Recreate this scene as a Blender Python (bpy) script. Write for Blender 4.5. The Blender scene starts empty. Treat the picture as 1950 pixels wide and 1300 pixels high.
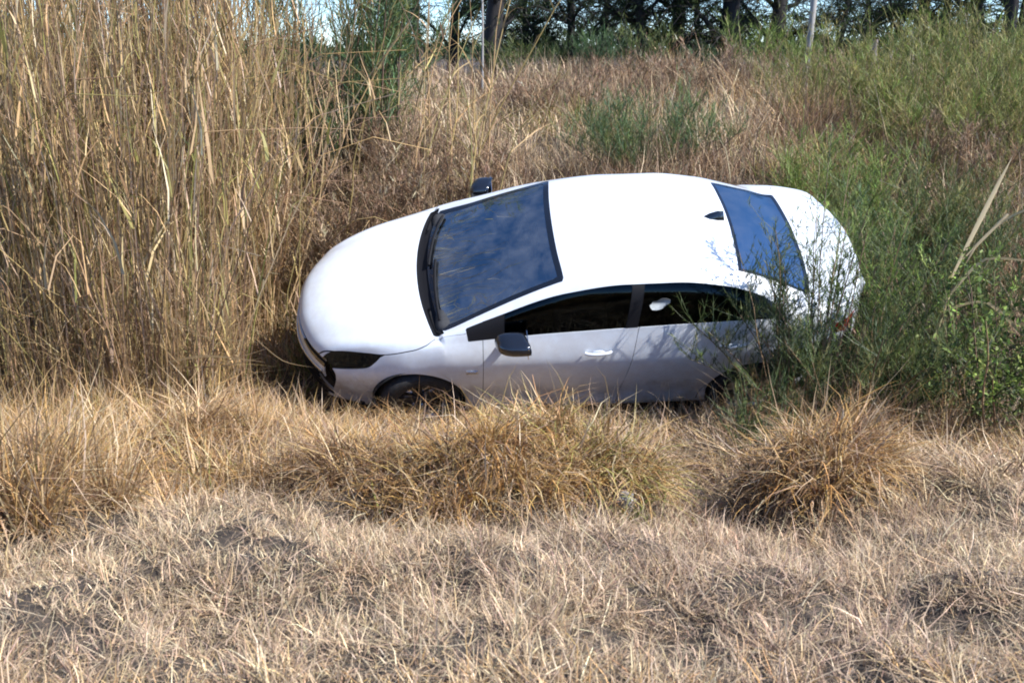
import bpy, math, random
import numpy as np
from math import radians, sin, cos, pi
random.seed(7)
rng = np.random.default_rng(7)
C = bpy.context.scene.collection
scene = bpy.context.scene

# ------------------------------------------------------------------ camera, light, exposure
EYE = np.array([0.0, 0.0, 1.65])
PITCH = radians(15.642)
FPX = 2000.0                                    # focal length in pixels of a 1950 wide frame
cam = bpy.data.cameras.new("camera")
cam.sensor_width = 36.0
cam.lens = 36.0 * FPX / 1950.0
cam.clip_start = 0.05
cam.clip_end = 3000
co = bpy.data.objects.new("camera", cam)
C.objects.link(co)
co.location = EYE
co.rotation_euler = (pi / 2 - PITCH, 0, 0)
cam.dof.use_dof = True
cam.dof.focus_distance = 7.6
cam.dof.aperture_fstop = 6.3
scene.camera = co

SUN = np.array([0.63, -0.29, 0.72]); SUN /= np.linalg.norm(SUN)
SUN_EL = math.asin(SUN[2]); SUN_AZ = math.atan2(SUN[0], SUN[1])
w = bpy.data.worlds.new("World")
scene.world = w
w.use_nodes = True
nt = w.node_tree
bg = nt.nodes["Background"]
sky = nt.nodes.new("ShaderNodeTexSky")
sky.sky_type = 'NISHITA'
sky.sun_disc = False
sky.sun_elevation = SUN_EL
sky.sun_rotation = SUN_AZ
sky.air_density = 1.0
sky.dust_density = 0.0
sky.altitude = 2500
sky.ozone_density = 8.0
nt.links.new(sky.outputs[0], bg.inputs[0])
bg.inputs[1].default_value = 0.14
sl = bpy.data.lights.new("sun", 'SUN')
sl.energy = 5.0
sl.angle = radians(0.53)
sl.color = (1.0, 0.97, 0.93)
so = bpy.data.objects.new("sun", sl)
C.objects.link(so)
from mathutils import Vector, Matrix
so.rotation_euler = Vector(SUN).to_track_quat('Z', 'Y').to_euler()
so.location = (20, -20, 30)
scene.view_settings.view_transform = 'Standard'
scene.view_settings.look = 'None'
scene.view_settings.gamma = 1.0
scene.view_settings.use_curve_mapping = False
scene.view_settings.exposure = 0.92
scene.cycles.filter_width = 1.9
scene.cycles.max_bounces = 8
scene.cycles.transparent_max_bounces = 12
scene.cycles.use_denoising = True

# ------------------------------------------------------------------ materials
def mat(name):
    m = bpy.data.materials.new(name)
    m.use_nodes = True
    return m, m.node_tree, m.node_tree.nodes["Principled BSDF"]

def simple(name, col, rough=0.5, metal=0.0, coat=0.0, noise=0.0, scale=20.0, spec=0.5):
    m, t, b = mat(name)
    b.inputs["Roughness"].default_value = rough
    b.inputs["Metallic"].default_value = metal
    b.inputs["Coat Weight"].default_value = coat
    b.inputs["Coat Roughness"].default_value = 0.04
    b.inputs["Specular IOR Level"].default_value = spec
    if noise > 0:
        tc = t.nodes.new("ShaderNodeTexCoord")
        n = t.nodes.new("ShaderNodeTexNoise"); n.inputs["Scale"].default_value = scale
        n.inputs["Detail"].default_value = 6
        r = t.nodes.new("ShaderNodeValToRGB")
        r.color_ramp.elements[0].position = 0.3; r.color_ramp.elements[1].position = 0.7
        r.color_ramp.elements[0].color = (*[c * (1 - noise) for c in col], 1)
        r.color_ramp.elements[1].color = (*[min(1, c * (1 + noise)) for c in col], 1)
        t.links.new(tc.outputs["Object"], n.inputs["Vector"])
        t.links.new(n.outputs["Fac"], r.inputs["Fac"])
        t.links.new(r.outputs["Color"], b.inputs["Base Color"])
    else:
        b.inputs["Base Color"].default_value = (*col, 1)
    return m

def plant_mat(name, translucent=0.25, gloss=0.04, rough=0.5):
    """colour of every blade or leaf comes from its own 'col' attribute"""
    m = bpy.data.materials.new(name); m.use_nodes = True
    t = m.node_tree; t.nodes.clear()
    out = t.nodes.new("ShaderNodeOutputMaterial")
    at = t.nodes.new("ShaderNodeAttribute"); at.attribute_name = "col"
    d = t.nodes.new("ShaderNodeBsdfDiffuse")
    tr = t.nodes.new("ShaderNodeBsdfTranslucent")
    mx = t.nodes.new("ShaderNodeMixShader"); mx.inputs[0].default_value = translucent
    gl = t.nodes.new("ShaderNodeBsdfGlossy"); gl.inputs["Roughness"].default_value = rough
    gl.inputs["Color"].default_value = (1, 1, 1, 1)
    m2 = t.nodes.new("ShaderNodeMixShader"); m2.inputs[0].default_value = gloss
    t.links.new(at.outputs["Color"], d.inputs["Color"])
    t.links.new(at.outputs["Color"], tr.inputs["Color"])
    t.links.new(d.outputs[0], mx.inputs[1]); t.links.new(tr.outputs[0], mx.inputs[2])
    t.links.new(mx.outputs[0], m2.inputs[1]); t.links.new(gl.outputs[0], m2.inputs[2])
    t.links.new(m2.outputs[0], out.inputs[0])
    return m

M_GRASS = plant_mat("dry_grass_blades", 0.22, 0.02, 0.45)
M_LEAF = plant_mat("green_leaves", 0.30, 0.015, 0.5)
M_STEM = plant_mat("stems", 0.0, 0.05, 0.5)

def paint_mat():
    m, t, b = mat("white_car_paint")
    tc = t.nodes.new("ShaderNodeTexCoord")
    n = t.nodes.new("ShaderNodeTexNoise"); n.inputs["Scale"].default_value = 9; n.inputs["Detail"].default_value = 8
    n.inputs["Roughness"].default_value = 0.7
    r = t.nodes.new("ShaderNodeValToRGB")
    r.color_ramp.elements[0].position = 0.42; r.color_ramp.elements[1].position = 0.62
    r.color_ramp.elements[0].color = (0.60, 0.63, 0.67, 1)
    r.color_ramp.elements[1].color = (0.65, 0.70, 0.76, 1)
    t.links.new(tc.outputs["Object"], n.inputs["Vector"])
    t.links.new(n.outputs["Fac"], r.inputs["Fac"])
    t.links.new(r.outputs["Color"], b.inputs["Base Color"])
    sx = t.nodes.new("ShaderNodeSeparateXYZ"); t.links.new(tc.outputs["Object"], sx.inputs[0])
    n3 = t.nodes.new("ShaderNodeTexNoise"); n3.inputs["Scale"].default_value = 5; n3.inputs["Detail"].default_value = 9; n3.inputs["Roughness"].default_value = 0.75
    t.links.new(tc.outputs["Object"], n3.inputs["Vector"])
    ma = t.nodes.new("ShaderNodeMath"); ma.operation = 'MULTIPLY_ADD'; ma.inputs[1].default_value = -0.7
    t.links.new(n3.outputs["Fac"], ma.inputs[0]); t.links.new(sx.outputs[2], ma.inputs[2])
    mr = t.nodes.new("ShaderNodeMapRange"); mr.inputs[1].default_value = -0.12; mr.inputs[2].default_value = 0.16; mr.inputs[3].default_value = 0.75; mr.inputs[4].default_value = 0.0
    t.links.new(ma.outputs[0], mr.inputs[0])
    mxc = t.nodes.new("ShaderNodeMixRGB"); mxc.inputs[2].default_value = (0.26, 0.21, 0.15, 1)
    t.links.new(mr.outputs[0], mxc.inputs[0]); t.links.new(r.outputs["Color"], mxc.inputs[1]); t.links.new(mxc.outputs[0], b.inputs["Base Color"])
    b.inputs["Roughness"].default_value = 0.38
    b.inputs["Coat Weight"].default_value = 1.0
    b.inputs["Coat Roughness"].default_value = 0.03
    return m
M_PAINT = paint_mat()
M_BLACK = simple("black_plastic", (0.010, 0.010, 0.012), 0.6, spec=0.15)
M_LAMPGREY = simple("lamp_reflector", (0.10, 0.11, 0.13), 0.3, metal=0.5)
M_GLOSSBLACK = simple("gloss_black_trim", (0.008, 0.009, 0.012), 0.12, coat=1.0)
M_RUBBER = simple("tyre_rubber", (0.02, 0.02, 0.021), 0.85, noise=0.4, scale=30)
M_ALLOY = simple("alloy_wheel", (0.45, 0.45, 0.47), 0.3, metal=1.0)
M_CHROME = simple("bright_trim", (0.75, 0.76, 0.78), 0.15, metal=1.0)
M_LINER = simple("dark_inner_body", (0.01, 0.01, 0.01), 0.9)
M_CABIN = simple("cabin_plastic", (0.03, 0.031, 0.034), 0.7, noise=0.2, scale=40)
M_SEAT = simple("grey_seat_fabric", (0.13, 0.13, 0.14), 0.9, noise=0.3, scale=60)
M_COVER_GLINT = simple("seat_cover_and_sky_glint", (0.27, 0.29, 0.30), 0.9, noise=0.15, scale=40)  # headrest cover, and the painted sky reflection on the rear door window
M_PAPER = simple("white_sticker", (0.75, 0.75, 0.75), 0.6)
M_RED = simple("red_lens", (0.25, 0.01, 0.012), 0.1, coat=1.0)
M_AMBER = simple("pale_foam", (0.6, 0.55, 0.42), 0.7)

def glass_mat(name, tint, refl=1.0, dust_reflection=0.0):
    m = bpy.data.materials.new(name); m.use_nodes = True
    t = m.node_tree; t.nodes.clear()
    out = t.nodes.new("ShaderNodeOutputMaterial")
    tr = t.nodes.new("ShaderNodeBsdfTransparent"); tr.inputs[0].default_value = (*tint, 1)
    gl = t.nodes.new("ShaderNodeBsdfGlossy"); gl.inputs["Roughness"].default_value = 0.01
    gl.inputs["Color"].default_value = (0.72, 0.90, 1.0, 1)
    fr = t.nodes.new("ShaderNodeFresnel"); fr.inputs[0].default_value = 1.0 + 0.62 * refl
    mx = t.nodes.new("ShaderNodeMixShader")
    t.links.new(fr.outputs[0], mx.inputs[0])
    t.links.new(tr.outputs[0], mx.inputs[1]); t.links.new(gl.outputs[0], mx.inputs[2])
    if dust_reflection > 0:                                     # thin uneven dusty film, painting in the mottled reflection of trees
        tc = t.nodes.new("ShaderNodeTexCoord")
        n = t.nodes.new("ShaderNodeTexNoise"); n.inputs["Scale"].default_value = 4.5; n.inputs["Detail"].default_value = 8; n.inputs["Roughness"].default_value = 0.65; n.inputs["Distortion"].default_value = 0.25
        mr = t.nodes.new("ShaderNodeMapRange"); mr.inputs[1].default_value = .38; mr.inputs[2].default_value = .72; mr.inputs[3].default_value = 0; mr.inputs[4].default_value = dust_reflection
        df = t.nodes.new("ShaderNodeBsdfDiffuse"); df.inputs[0].default_value = (.42, .44, .46, 1)
        m3 = t.nodes.new("ShaderNodeMixShader")
        t.links.new(tc.outputs["Object"], n.inputs["Vector"]); t.links.new(n.outputs["Fac"], mr.inputs[0]); t.links.new(mr.outputs[0], m3.inputs[0])
        t.links.new(mx.outputs[0], m3.inputs[1]); t.links.new(df.outputs[0], m3.inputs[2]); t.links.new(m3.outputs[0], out.inputs[0])
    else:
        t.links.new(mx.outputs[0], out.inputs[0])
    return m
M_WSGLASS = glass_mat("windscreen_glass", (0.55, 0.65, 0.70), 5.0, .13)
M_SIDEGLASS = glass_mat("tinted_side_glass", (0.08, 0.085, 0.09), 0.55)
M_REARGLASS = glass_mat("tinted_rear_glass", (0.06, 0.065, 0.075), 10.0, .05)
M_LAMPGLASS = glass_mat("lamp_glass", (0.80, 0.84, 0.88), 0.7)

def bark_mat(name, c1, c2, scale=6):
    m, t, b = mat(name)
    tc = t.nodes.new("ShaderNodeTexCoord")
    mp = t.nodes.new("ShaderNodeMapping"); mp.inputs["Scale"].default_value = (1, 1, 0.2)
    n = t.nodes.new("ShaderNodeTexNoise"); n.inputs["Scale"].default_value = scale; n.inputs["Detail"].default_value = 8
    r = t.nodes.new("ShaderNodeValToRGB")
    r.color_ramp.elements[0].position = 0.35; r.color_ramp.elements[1].position = 0.7
    r.color_ramp.elements[0].color = (*c1, 1); r.color_ramp.elements[1].color = (*c2, 1)
    bp = t.nodes.new("ShaderNodeBump"); bp.inputs["Strength"].default_value = 0.6; bp.inputs["Distance"].default_value = 0.03
    t.links.new(tc.outputs["Object"], mp.inputs[0]); t.links.new(mp.outputs[0], n.inputs["Vector"])
    t.links.new(n.outputs["Fac"], r.inputs["Fac"]); t.links.new(r.outputs["Color"], b.inputs["Base Color"])
    t.links.new(n.outputs["Fac"], bp.inputs["Height"]); t.links.new(bp.outputs[0], b.inputs["Normal"])
    b.inputs["Roughness"].default_value = 0.9
    return m
M_BARK = bark_mat("dark_bark", (0.008, 0.007, 0.008), (0.026, 0.022, 0.021))
M_PALEBARK = bark_mat("pale_bark", (0.25, 0.23, 0.21), (0.42, 0.40, 0.37))
M_GREYWOOD = bark_mat("weathered_wood", (0.20, 0.16, 0.15), (0.36, 0.30, 0.28), 12)
M_STONE = simple("grey_stone", (0.30, 0.30, 0.31), 0.9, noise=0.5, scale=9)

def soil_mat():
    m, t, b = mat("dry_soil_and_thatch")
    tc = t.nodes.new("ShaderNodeTexCoord")
    n = t.nodes.new("ShaderNodeTexNoise"); n.inputs["Scale"].default_value = 14; n.inputs["Detail"].default_value = 10
    n.inputs["Roughness"].default_value = 0.75
    n2 = t.nodes.new("ShaderNodeTexNoise"); n2.inputs["Scale"].default_value = 0.5; n2.inputs["Detail"].default_value = 4
    r = t.nodes.new("ShaderNodeValToRGB")
    e = r.color_ramp.elements
    e[0].position = 0.33; e[0].color = (0.022, 0.017, 0.014, 1)
    e[1].position = 0.7; e[1].color = (0.13, 0.098, 0.07, 1)
    k = e.new(0.5); k.color = (0.055, 0.042, 0.031, 1)
    ad = t.nodes.new("ShaderNodeMath"); ad.operation = 'MULTIPLY_ADD'; ad.inputs[1].default_value = 0.3
    t.links.new(tc.outputs["Object"], n.inputs["Vector"]); t.links.new(tc.outputs["Object"], n2.inputs["Vector"])
    t.links.new(n2.outputs["Fac"], ad.inputs[0]); t.links.new(n.outputs["Fac"], ad.inputs[2])
    sb = t.nodes.new("ShaderNodeMath"); sb.operation = 'SUBTRACT'; sb.inputs[1].default_value = 0.15
    t.links.new(ad.outputs[0], sb.inputs[0]); t.links.new(sb.outputs[0], r.inputs["Fac"])
    t.links.new(r.outputs["Color"], b.inputs["Base Color"])
    bp = t.nodes.new("ShaderNodeBump"); bp.inputs["Strength"].default_value = 0.9; bp.inputs["Distance"].default_value = 0.03
    t.links.new(n.outputs["Fac"], bp.inputs["Height"]); t.links.new(bp.outputs[0], b.inputs["Normal"])
    b.inputs["Roughness"].default_value = 0.95
    return m
M_SOIL = soil_mat()

# ------------------------------------------------------------------ mesh helpers
def make(name, V, F, m, parent=None, col=None, smooth=True, loc=None):
    """V (n,3), F (m,3) or (m,4) index array -> one mesh object"""
    V = np.asarray(V, np.float32); F = np.asarray(F, np.int32)
    me = bpy.data.meshes.new(name)
    k = F.shape[1]
    me.vertices.add(len(V)); me.vertices.foreach_set("co", V.ravel())
    me.loops.add(F.size); me.loops.foreach_set("vertex_index", F.ravel())
    me.polygons.add(len(F))
    me.polygons.foreach_set("loop_start", np.arange(0, F.size, k, dtype=np.int32))
    me.polygons.foreach_set("use_smooth", np.full(len(F), smooth, bool))
    if col is not None:
        a = me.attributes.new("col", 'FLOAT_COLOR', 'POINT')
        c4 = np.ones((len(V), 4), np.float32); c4[:, :3] = col
        a.data.foreach_set("color", c4.ravel())
    me.update(calc_edges=True)
    me.validate()
    me.materials.append(m)
    o = bpy.data.objects.new(name, me)
    C.objects.link(o)
    if parent is not None: o.parent = parent
    if loc is not None: o.location = loc
    return o

def empty(name, loc, label, cat, group=None):
    o = bpy.data.objects.new(name, None)
    o.empty_display_size = 0.1
    C.objects.link(o); o.location = loc
    o["label"] = label; o["category"] = cat
    if group: o["group"] = group
    return o

def tag(o, label=None, cat=None, group=None, kind=None):
    if label: o["label"] = label
    if cat: o["category"] = cat
    if group: o["group"] = group
    if kind: o["kind"] = kind
    return o

def vnoise(x, y, s=1.0, seed=0):
    """smooth value noise in -1..1 on arrays"""
    x = np.asarray(x, float) * s + seed * 17.3; y = np.asarray(y, float) * s + seed * 9.7
    xi = np.floor(x).astype(np.int64); yi = np.floor(y).astype(np.int64)
    fx = x - xi; fy = y - yi
    fx = fx * fx * (3 - 2 * fx); fy = fy * fy * (3 - 2 * fy)
    def h(a, b):
        n = (a * 374761393 + b * 668265263 + seed * 1274126177) & 0xFFFFFFFF
        n = ((n ^ (n >> 13)) * 1274126177) & 0xFFFFFFFF
        return ((n ^ (n >> 16)) & 0xFFFF) / 32767.5 - 1
    return (h(xi, yi) * (1 - fx) + h(xi + 1, yi) * fx) * (1 - fy) + (h(xi, yi + 1) * (1 - fx) + h(xi + 1, yi + 1) * fx) * fy

def pchip(xs, ys, x):
    xs = np.asarray(xs, float); ys = np.asarray(ys, float); x = np.asarray(x, float)
    h = np.diff(xs); d = np.diff(ys) / h
    m = np.zeros(len(xs))
    for i in range(1, len(xs) - 1):
        if d[i - 1] * d[i] > 0:
            w1 = 2 * h[i] + h[i - 1]; w2 = h[i] + 2 * h[i - 1]
            m[i] = (w1 + w2) / (w1 / d[i - 1] + w2 / d[i])
    m[0] = d[0]; m[-1] = d[-1]
    i = np.clip(np.searchsorted(xs, x) - 1, 0, len(h) - 1)
    t = np.clip((x - xs[i]) / h[i], 0, 1)
    return ((2 * t**3 - 3 * t**2 + 1) * ys[i] + (t**3 - 2 * t**2 + t) * h[i] * m[i]
            + (-2 * t**3 + 3 * t**2) * ys[i + 1] + (t**3 - t**2) * h[i] * m[i + 1])

# ------------------------------------------------------------------ terrain
TY  = [-400, 0.5, 2.4, 3.2, 4.2, 5.0, 6.0, 6.9, 7.6, 8.1, 8.75, 9.4, 10.5, 12, 15, 20, 26, 40, 400]
TZ  = [0.0, 0.0, -.02, -.18, -.40, -.58, -.86, -1.06, -1.14, -1.22, -.85, -.46, .02, .38, .66, .82, .86, .86, .80]
TZL = [0.0, 0.0, -.02, -.18, -.40, -.60, -.86, -1.10, -1.24, -1.27, -1.20, -1.08, -.80, -.25, .42, .78, .86, .86, .80]
MOUNDS = [(-.13, 4.8, .22, .44), (.42, 4.95, .20, .36), (1.58, 5.05, .22, .34), (-.80, 5.15, .17, .36), (-2.25, 4.4, .15, .45), (-1.9, 5.8, .12, .45), (-1.35, 6.0, .12, .4), (2.1, 5.1, .12, .3), (2.5, 4.6, .10, .3),
          (1.0, 5.5, -.26, .45), (-.1, 4.15, -.13, .22), (-.55, 4.5, -.13, .25), (.5, 4.3, -.12, .25), (1.05, 4.7, -.14, .25), (1.5, 4.45, -.10, .25), (2.05, 5.8, -.20, .42), (-1.6, 4.7, -.14, .28), (-1.2, 4.1, .10, .5), (.1, 3.9, .07, .4), (1.4, 4.1, -.09, .3), (.9, 3.5, .07, .3), (-.2, 3.3, -.07, .25), (-1.0, 3.2, -.08, .3),
          (1.8, 3.4, .07, .3), (-1.7, 3.0, .06, .3), (.4, 2.9, -.06, .25), (1.3, 2.9, -.05, .25)]
def ground(X, Y, rough=True):
    X = np.asarray(X, float); Y = np.asarray(Y, float)
    z = pchip(TY, TZ, Y); zl = pchip(TY, TZL, Y)
    k = np.clip((-X - 1.2) / 1.2, 0, 1); k = k * k * (3 - 2 * k)
    z = z * (1 - k) + zl * k
    if rough:
        a = np.clip((Y - 1.0) / 3, 0.3, 1) * np.clip((60 - Y) / 30, 0, 1)
        under = np.exp(-((X - 0.5) / 2.6) ** 4 - ((Y - 8.8) / 0.9) ** 4)
        a = a * (1 - 0.9 * under)
        z = z + a * (0.06 * vnoise(X, Y, 1.1, 3) + 0.06 * vnoise(X, Y, 2.9, 5) + 0.022 * vnoise(X, Y, 7, 6))
        for mx, my, mh, mr in MOUNDS:
            z = z + mh * np.exp(-(((X - mx) ** 2 + (Y - my) ** 2) / mr ** 2) ** 1.3)
        bk = np.clip((Y - 9.8) / 1.5, 0, 1) * np.clip((40 - Y) / 10, 0, 1)
        z = z + bk * (0.16 * vnoise(X, Y, .75, 8) + 0.13 * vnoise(X, Y, 1.7, 9))
    return z

def ray(px, py):
    c, s = cos(PITCH), sin(PITCH)
    a = (px - 975) / FPX; b = (py - 650) / FPX
    return np.array([a, c - b * s, -s - b * c])
def at(px, py, Y):
    """world point on the sight line of photograph pixel (px, py) at distance Y"""
    d = ray(px, py); return EYE + d * (Y / d[1])
def on_ground(px, py):
    d = ray(px, py); t = np.linspace(1.5, 60, 4000)
    P = EYE + d * t[:, None]
    k = np.argmax(P[:, 2] < ground(P[:, 0], P[:, 1]))
    return P[k]

def grid_axis(parts):
    return np.unique(np.concatenate([np.arange(a, b, s) for a, b, s in parts]).round(4))
gx = grid_axis([(-900, -100, 100), (-100, -20, 8), (-20, -6, 0.7), (-6, 6, 0.08), (6, 20, 0.7), (20, 100, 8), (100, 901, 100)])
gy = grid_axis([(-300, -20, 40), (-20, 1, 1), (1, 12, 0.08), (12, 30, 0.4), (30, 100, 5), (100, 1201, 100)])
GX, GY = np.meshgrid(gx, gy)
GZ = ground(GX, GY)
V = np.stack([GX, GY, GZ], -1).reshape(-1, 3)
nx, ny = len(gx), len(gy)
idx = np.arange(nx * ny).reshape(ny, nx)
F = np.stack([idx[:-1, :-1], idx[:-1, 1:], idx[1:, 1:], idx[1:, :-1]], -1).reshape(-1, 4)
tag(make("ground", V, F, M_SOIL), "dry soil and thatch of the ditch and its banks", kind="structure")

# ------------------------------------------------------------------ car pose
RW = np.array([[0.9971, -0.0727, 0.0238], [0.0746, 0.8556, -0.5122], [0.0169, 0.5125, 0.8585]])
TW = np.array([0.458, 8.353, -0.230])
CAR0 = TW + RW @ np.array([0, 0, -0.7])
def car_local(P):
    """world -> car coordinates (x back from the nose, y towards the far side, z up from the tyres' base)"""
    L = (P - CAR0) @ RW
    L = L.copy(); L[..., 0] += 2.3
    return L
ZC_X = [0, .03, .10, .32, .7, .95, 1.10, 1.14, 1.4, 1.75, 2.0, 2.14, 2.4, 2.7, 3.0, 3.3, 3.52, 3.8, 4.10, 4.17, 4.3, 4.50, 4.57, 4.60]
ZC_Z = [.645, .685, .735, .82, .905, .942, .957, .972, 1.085, 1.24, 1.338, 1.385, 1.427, 1.437, 1.43, 1.405, 1.365, 1.265, 1.135, 1.12, 1.112, 1.105, 1.07, 1.00]
def inside_car(P, grow=0.0):
    L = car_local(P)
    x, y, z = L[..., 0], np.abs(L[..., 1]), L[..., 2]
    top = np.interp(x, ZC_X, ZC_Z)
    side = np.where(z < 0.98, 0.90, 0.90 - (z - 0.98) * 0.75)
    return (x > -grow) & (x < 4.60 + grow) & (y < side + grow) & (z > 0.12) & (z < top + grow)

# ------------------------------------------------------------------ THE CAR
def clip(V, F, f):
    """split triangles on f = 0 ; returns (V, F_inside(f<0), F_outside, f values)"""
    s = f >= 0
    c = s[F].sum(1)
    Fin = [F[c == 0]]; Fout = [F[c == 3]]
    newV = [V]; base = len(V); cache = {}
    extra = []
    def ep(a, b):
        nonlocal base
        k = (a, b) if a < b else (b, a)
        if k in cache: return cache[k]
        t = f[a] / (f[a] - f[b])
        extra.append(V[a] + (V[b] - V[a]) * t)
        cache[k] = base; base += 1
        return cache[k]
    ti, to = [], []
    for tri in F[(c == 1) | (c == 2)]:
        n = s[tri].sum()
        for r in range(3):
            a, b, d = tri[r], tri[(r + 1) % 3], tri[(r + 2) % 3]
            if (n == 1 and s[a]) or (n == 2 and not s[a]):
                p, q = ep(a, b), ep(a, d)
                one, two = [(a, p, q)], [(p, b, d), (p, d, q)]
                if n == 1: to += one; ti += two
                else: ti += one; to += two
                break
    if extra: newV.append(np.array(extra))
    if ti: Fin.append(np.array(ti))
    if to: Fout.append(np.array(to))
    return np.concatenate(newV), np.concatenate(Fin).astype(int), np.concatenate(Fout).astype(int)

def compact(V, F):
    u, inv = np.unique(F, return_inverse=True)
    return V[u], inv.reshape(F.shape)

class Surf:
    """triangle patch with columns x, y, z, U, T carried per vertex"""
    def __init__(s, V, F): s.V, s.F = V, F
    def cut(s, fn):
        V, a, b = clip(s.V, s.F, fn(s.V))
        return Surf(*compact(V, a)), Surf(*compact(V, b))
    def gap(s, fn, w=0.004):
        a, r = s.cut(lambda V: fn(V) + w)
        _, b = r.cut(lambda V: fn(V) - w)
        return a, b
    def empty(s): return len(s.F) == 0

def join(*ss):
    V, F, n = [], [], 0
    for s in ss:
        V.append(s.V); F.append(s.F + n); n += len(s.V)
    return Surf(np.concatenate(V), np.concatenate(F))

def vnormals(V, F):
    n = np.cross(V[F[:, 1]] - V[F[:, 0]], V[F[:, 2]] - V[F[:, 0]])
    N = np.zeros_like(V)
    for k in range(3): np.add.at(N, F[:, k], n)
    return N / (np.linalg.norm(N, axis=1, keepdims=True) + 1e-12)

def weld(V, F, tol=1e-5):
    q = np.round(V / tol).astype(np.int64)
    _, i, inv = np.unique(q, axis=0, return_index=True, return_inverse=True)
    F = inv.reshape(-1)[F]
    ok = (F[:, 0] != F[:, 1]) & (F[:, 1] != F[:, 2]) & (F[:, 0] != F[:, 2])
    return V[i], F[ok]

def panel(name, s, m, parent, flange=0.014, inset=0.0, label=None):
    V, F = weld(s.V[:, :3].copy(), s.F)
    N = vnormals(V, F)
    if inset: V = V - N * inset
    if flange:
        e = np.concatenate([F[:, [0, 1]], F[:, [1, 2]], F[:, [2, 0]]])
        key = np.sort(e, 1)
        _, i, cnt = np.unique(key, axis=0, return_index=True, return_counts=True)
        b = e[i[cnt == 1]]
        # own copy of the rim so that its shading stays crisp
        u, inv = np.unique(b, return_inverse=True); inv = inv.reshape(b.shape)
        n = len(V)
        V = np.concatenate([V, V[u], V[u] - N[u] * flange])
        k = len(u)
        q0 = n + inv[:, 0]; q1 = n + inv[:, 1]
        F = np.concatenate([F, np.stack([q1, q0, q0 + k], 1), np.stack([q1, q0 + k, q1 + k], 1)])
    V = V.copy(); V[:, 0] -= 2.3
    o = make(name, V, F, m, parent)
    if label: o["label"] = label
    return o

def build_sections(U, T):
    U = np.asarray(U, float)
    P = lambda xs, ys: pchip(xs, ys, U)
    ym = P([0, .12, .35, .7, 1.2, 2.3, 3.2, 3.7, 4.15, 4.45, 4.60], [.70, .745, .805, .865, .885, .89, .89, .888, .855, .80, .745])
    zbot = P([0, .5, 1.3, 3.3, 4.0, 4.60], [.20, .18, .19, .20, .25, .32])
    zbelt = P([0, .12, .35, .8, 1.2, 1.5, 2.5, 3.3, 3.86, 4.2, 4.5, 4.60], [.615, .655, .725, .845, .925, .948, .985, 1.025, 1.062, 1.070, 1.055, .96])
    zc = P(ZC_X, ZC_Z)
    k = zbelt / 0.95                                  # lower points ride with the beltline near nose and tail
    kz = np.minimum(1, (zbelt - .2) / .72)
    y7 = P([0, .5, 1.0, 1.13, 1.5, 2.14, 2.6, 3.0, 3.4, 3.7, 3.9, 4.12, 4.4, 4.60], [.60, .70, .735, .755, .715, .650, .635, .632, .640, .665, .700, .730, .70, .64])
    z7 = P([1.13, 1.5, 2.14, 2.6, 3.0, 3.4, 3.7, 3.9, 4.12], [.955, 1.085, 1.290, 1.345, 1.345, 1.295, 1.200, 1.125, 1.095])
    z7 = np.where(U < 1.13, np.maximum(zbelt + .004, zc - .032), np.where(U > 4.12, np.maximum(zc - .022, zbelt + .004), z7))
    y8 = P([0, .5, 1.0, 1.13, 1.5, 2.14, 2.6, 3.1, 3.54, 3.9, 4.12, 4.4, 4.60], [.45, .56, .62, .700, .655, .590, .572, .560, .550, .580, .610, .58, .52])
    d8 = P([0, .5, 1.0, 1.13, 1.5, 2.14, 2.8, 3.54, 4.0, 4.12, 4.60], [.022, .018, .018, .026, .046, .055, .062, .058, .034, .016, .014])
    z8 = zc - d8
    dxs = P([0, .5, 1.0, 1.13, 2.14, 2.8, 3.54, 4.12, 4.4, 4.60], [.42, .28, .17, .14, .065, 0, -.06, -.10, -.17, -.30])
    pw = P([0, .8, 1.3, 4.60], [2.4, 2.2, 2.0, 2.4])
    zz = lambda z: zbot + (z - .2) * kz
    pts = [(ym - .10, zbot), (ym - .028, zbot + .035), (ym - .040, zz(.36)), (ym - .016, zz(.54)), (ym - .003, zz(.66)),
           (ym - .002, zz(.775)), (ym - .016, zz(.835)), (ym - .072, zbelt), (y7, z7), (y8, z8), (y8 * .5, zc - d8 * .27), (0 * U, zc)]
    TT = [0, 1, 2, 3, 4, 5, 5.5, 6, 7, 8, 9, 10]
    A = np.zeros((len(pts) + 1, len(U), 3))
    for j, (y, z) in enumerate(pts):
        A[j, :, 0] = U + .13 * np.clip((1.1 - U) / 1.1, 0, 1) + dxs * (np.abs(y) / .8) ** pw
        A[j, :, 1] = y; A[j, :, 2] = z
    A[-1] = A[-3]; A[-1, :, 1] *= -1
    D = np.linalg.norm(np.diff(A, axis=0), axis=2) + 1e-4
    S = np.diff(A, axis=0) / D[..., None]
    Mt = np.zeros((len(pts), len(U), 3))
    Mt[0] = S[0]
    for j in range(1, len(pts)):
        wa, wb = D[j], D[j - 1]
        Mt[j] = (S[j - 1] * wa[:, None] + S[j] * wb[:, None]) / (wa + wb)[:, None]
    out = np.zeros((len(U), len(T), 3))
    for n, tv in enumerate(T):
        j = min(int(np.searchsorted(TT, tv, side='right') - 1), len(TT) - 2)
        t = (tv - TT[j]) / (TT[j + 1] - TT[j])
        d = D[j][:, None]
        out[:, n] = ((2 * t**3 - 3 * t**2 + 1) * A[j] + (t**3 - 2 * t**2 + t) * d * Mt[j]
                     + (-2 * t**3 + 3 * t**2) * A[j + 1] + (t**3 - t**2) * d * Mt[j + 1])
    return out

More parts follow.
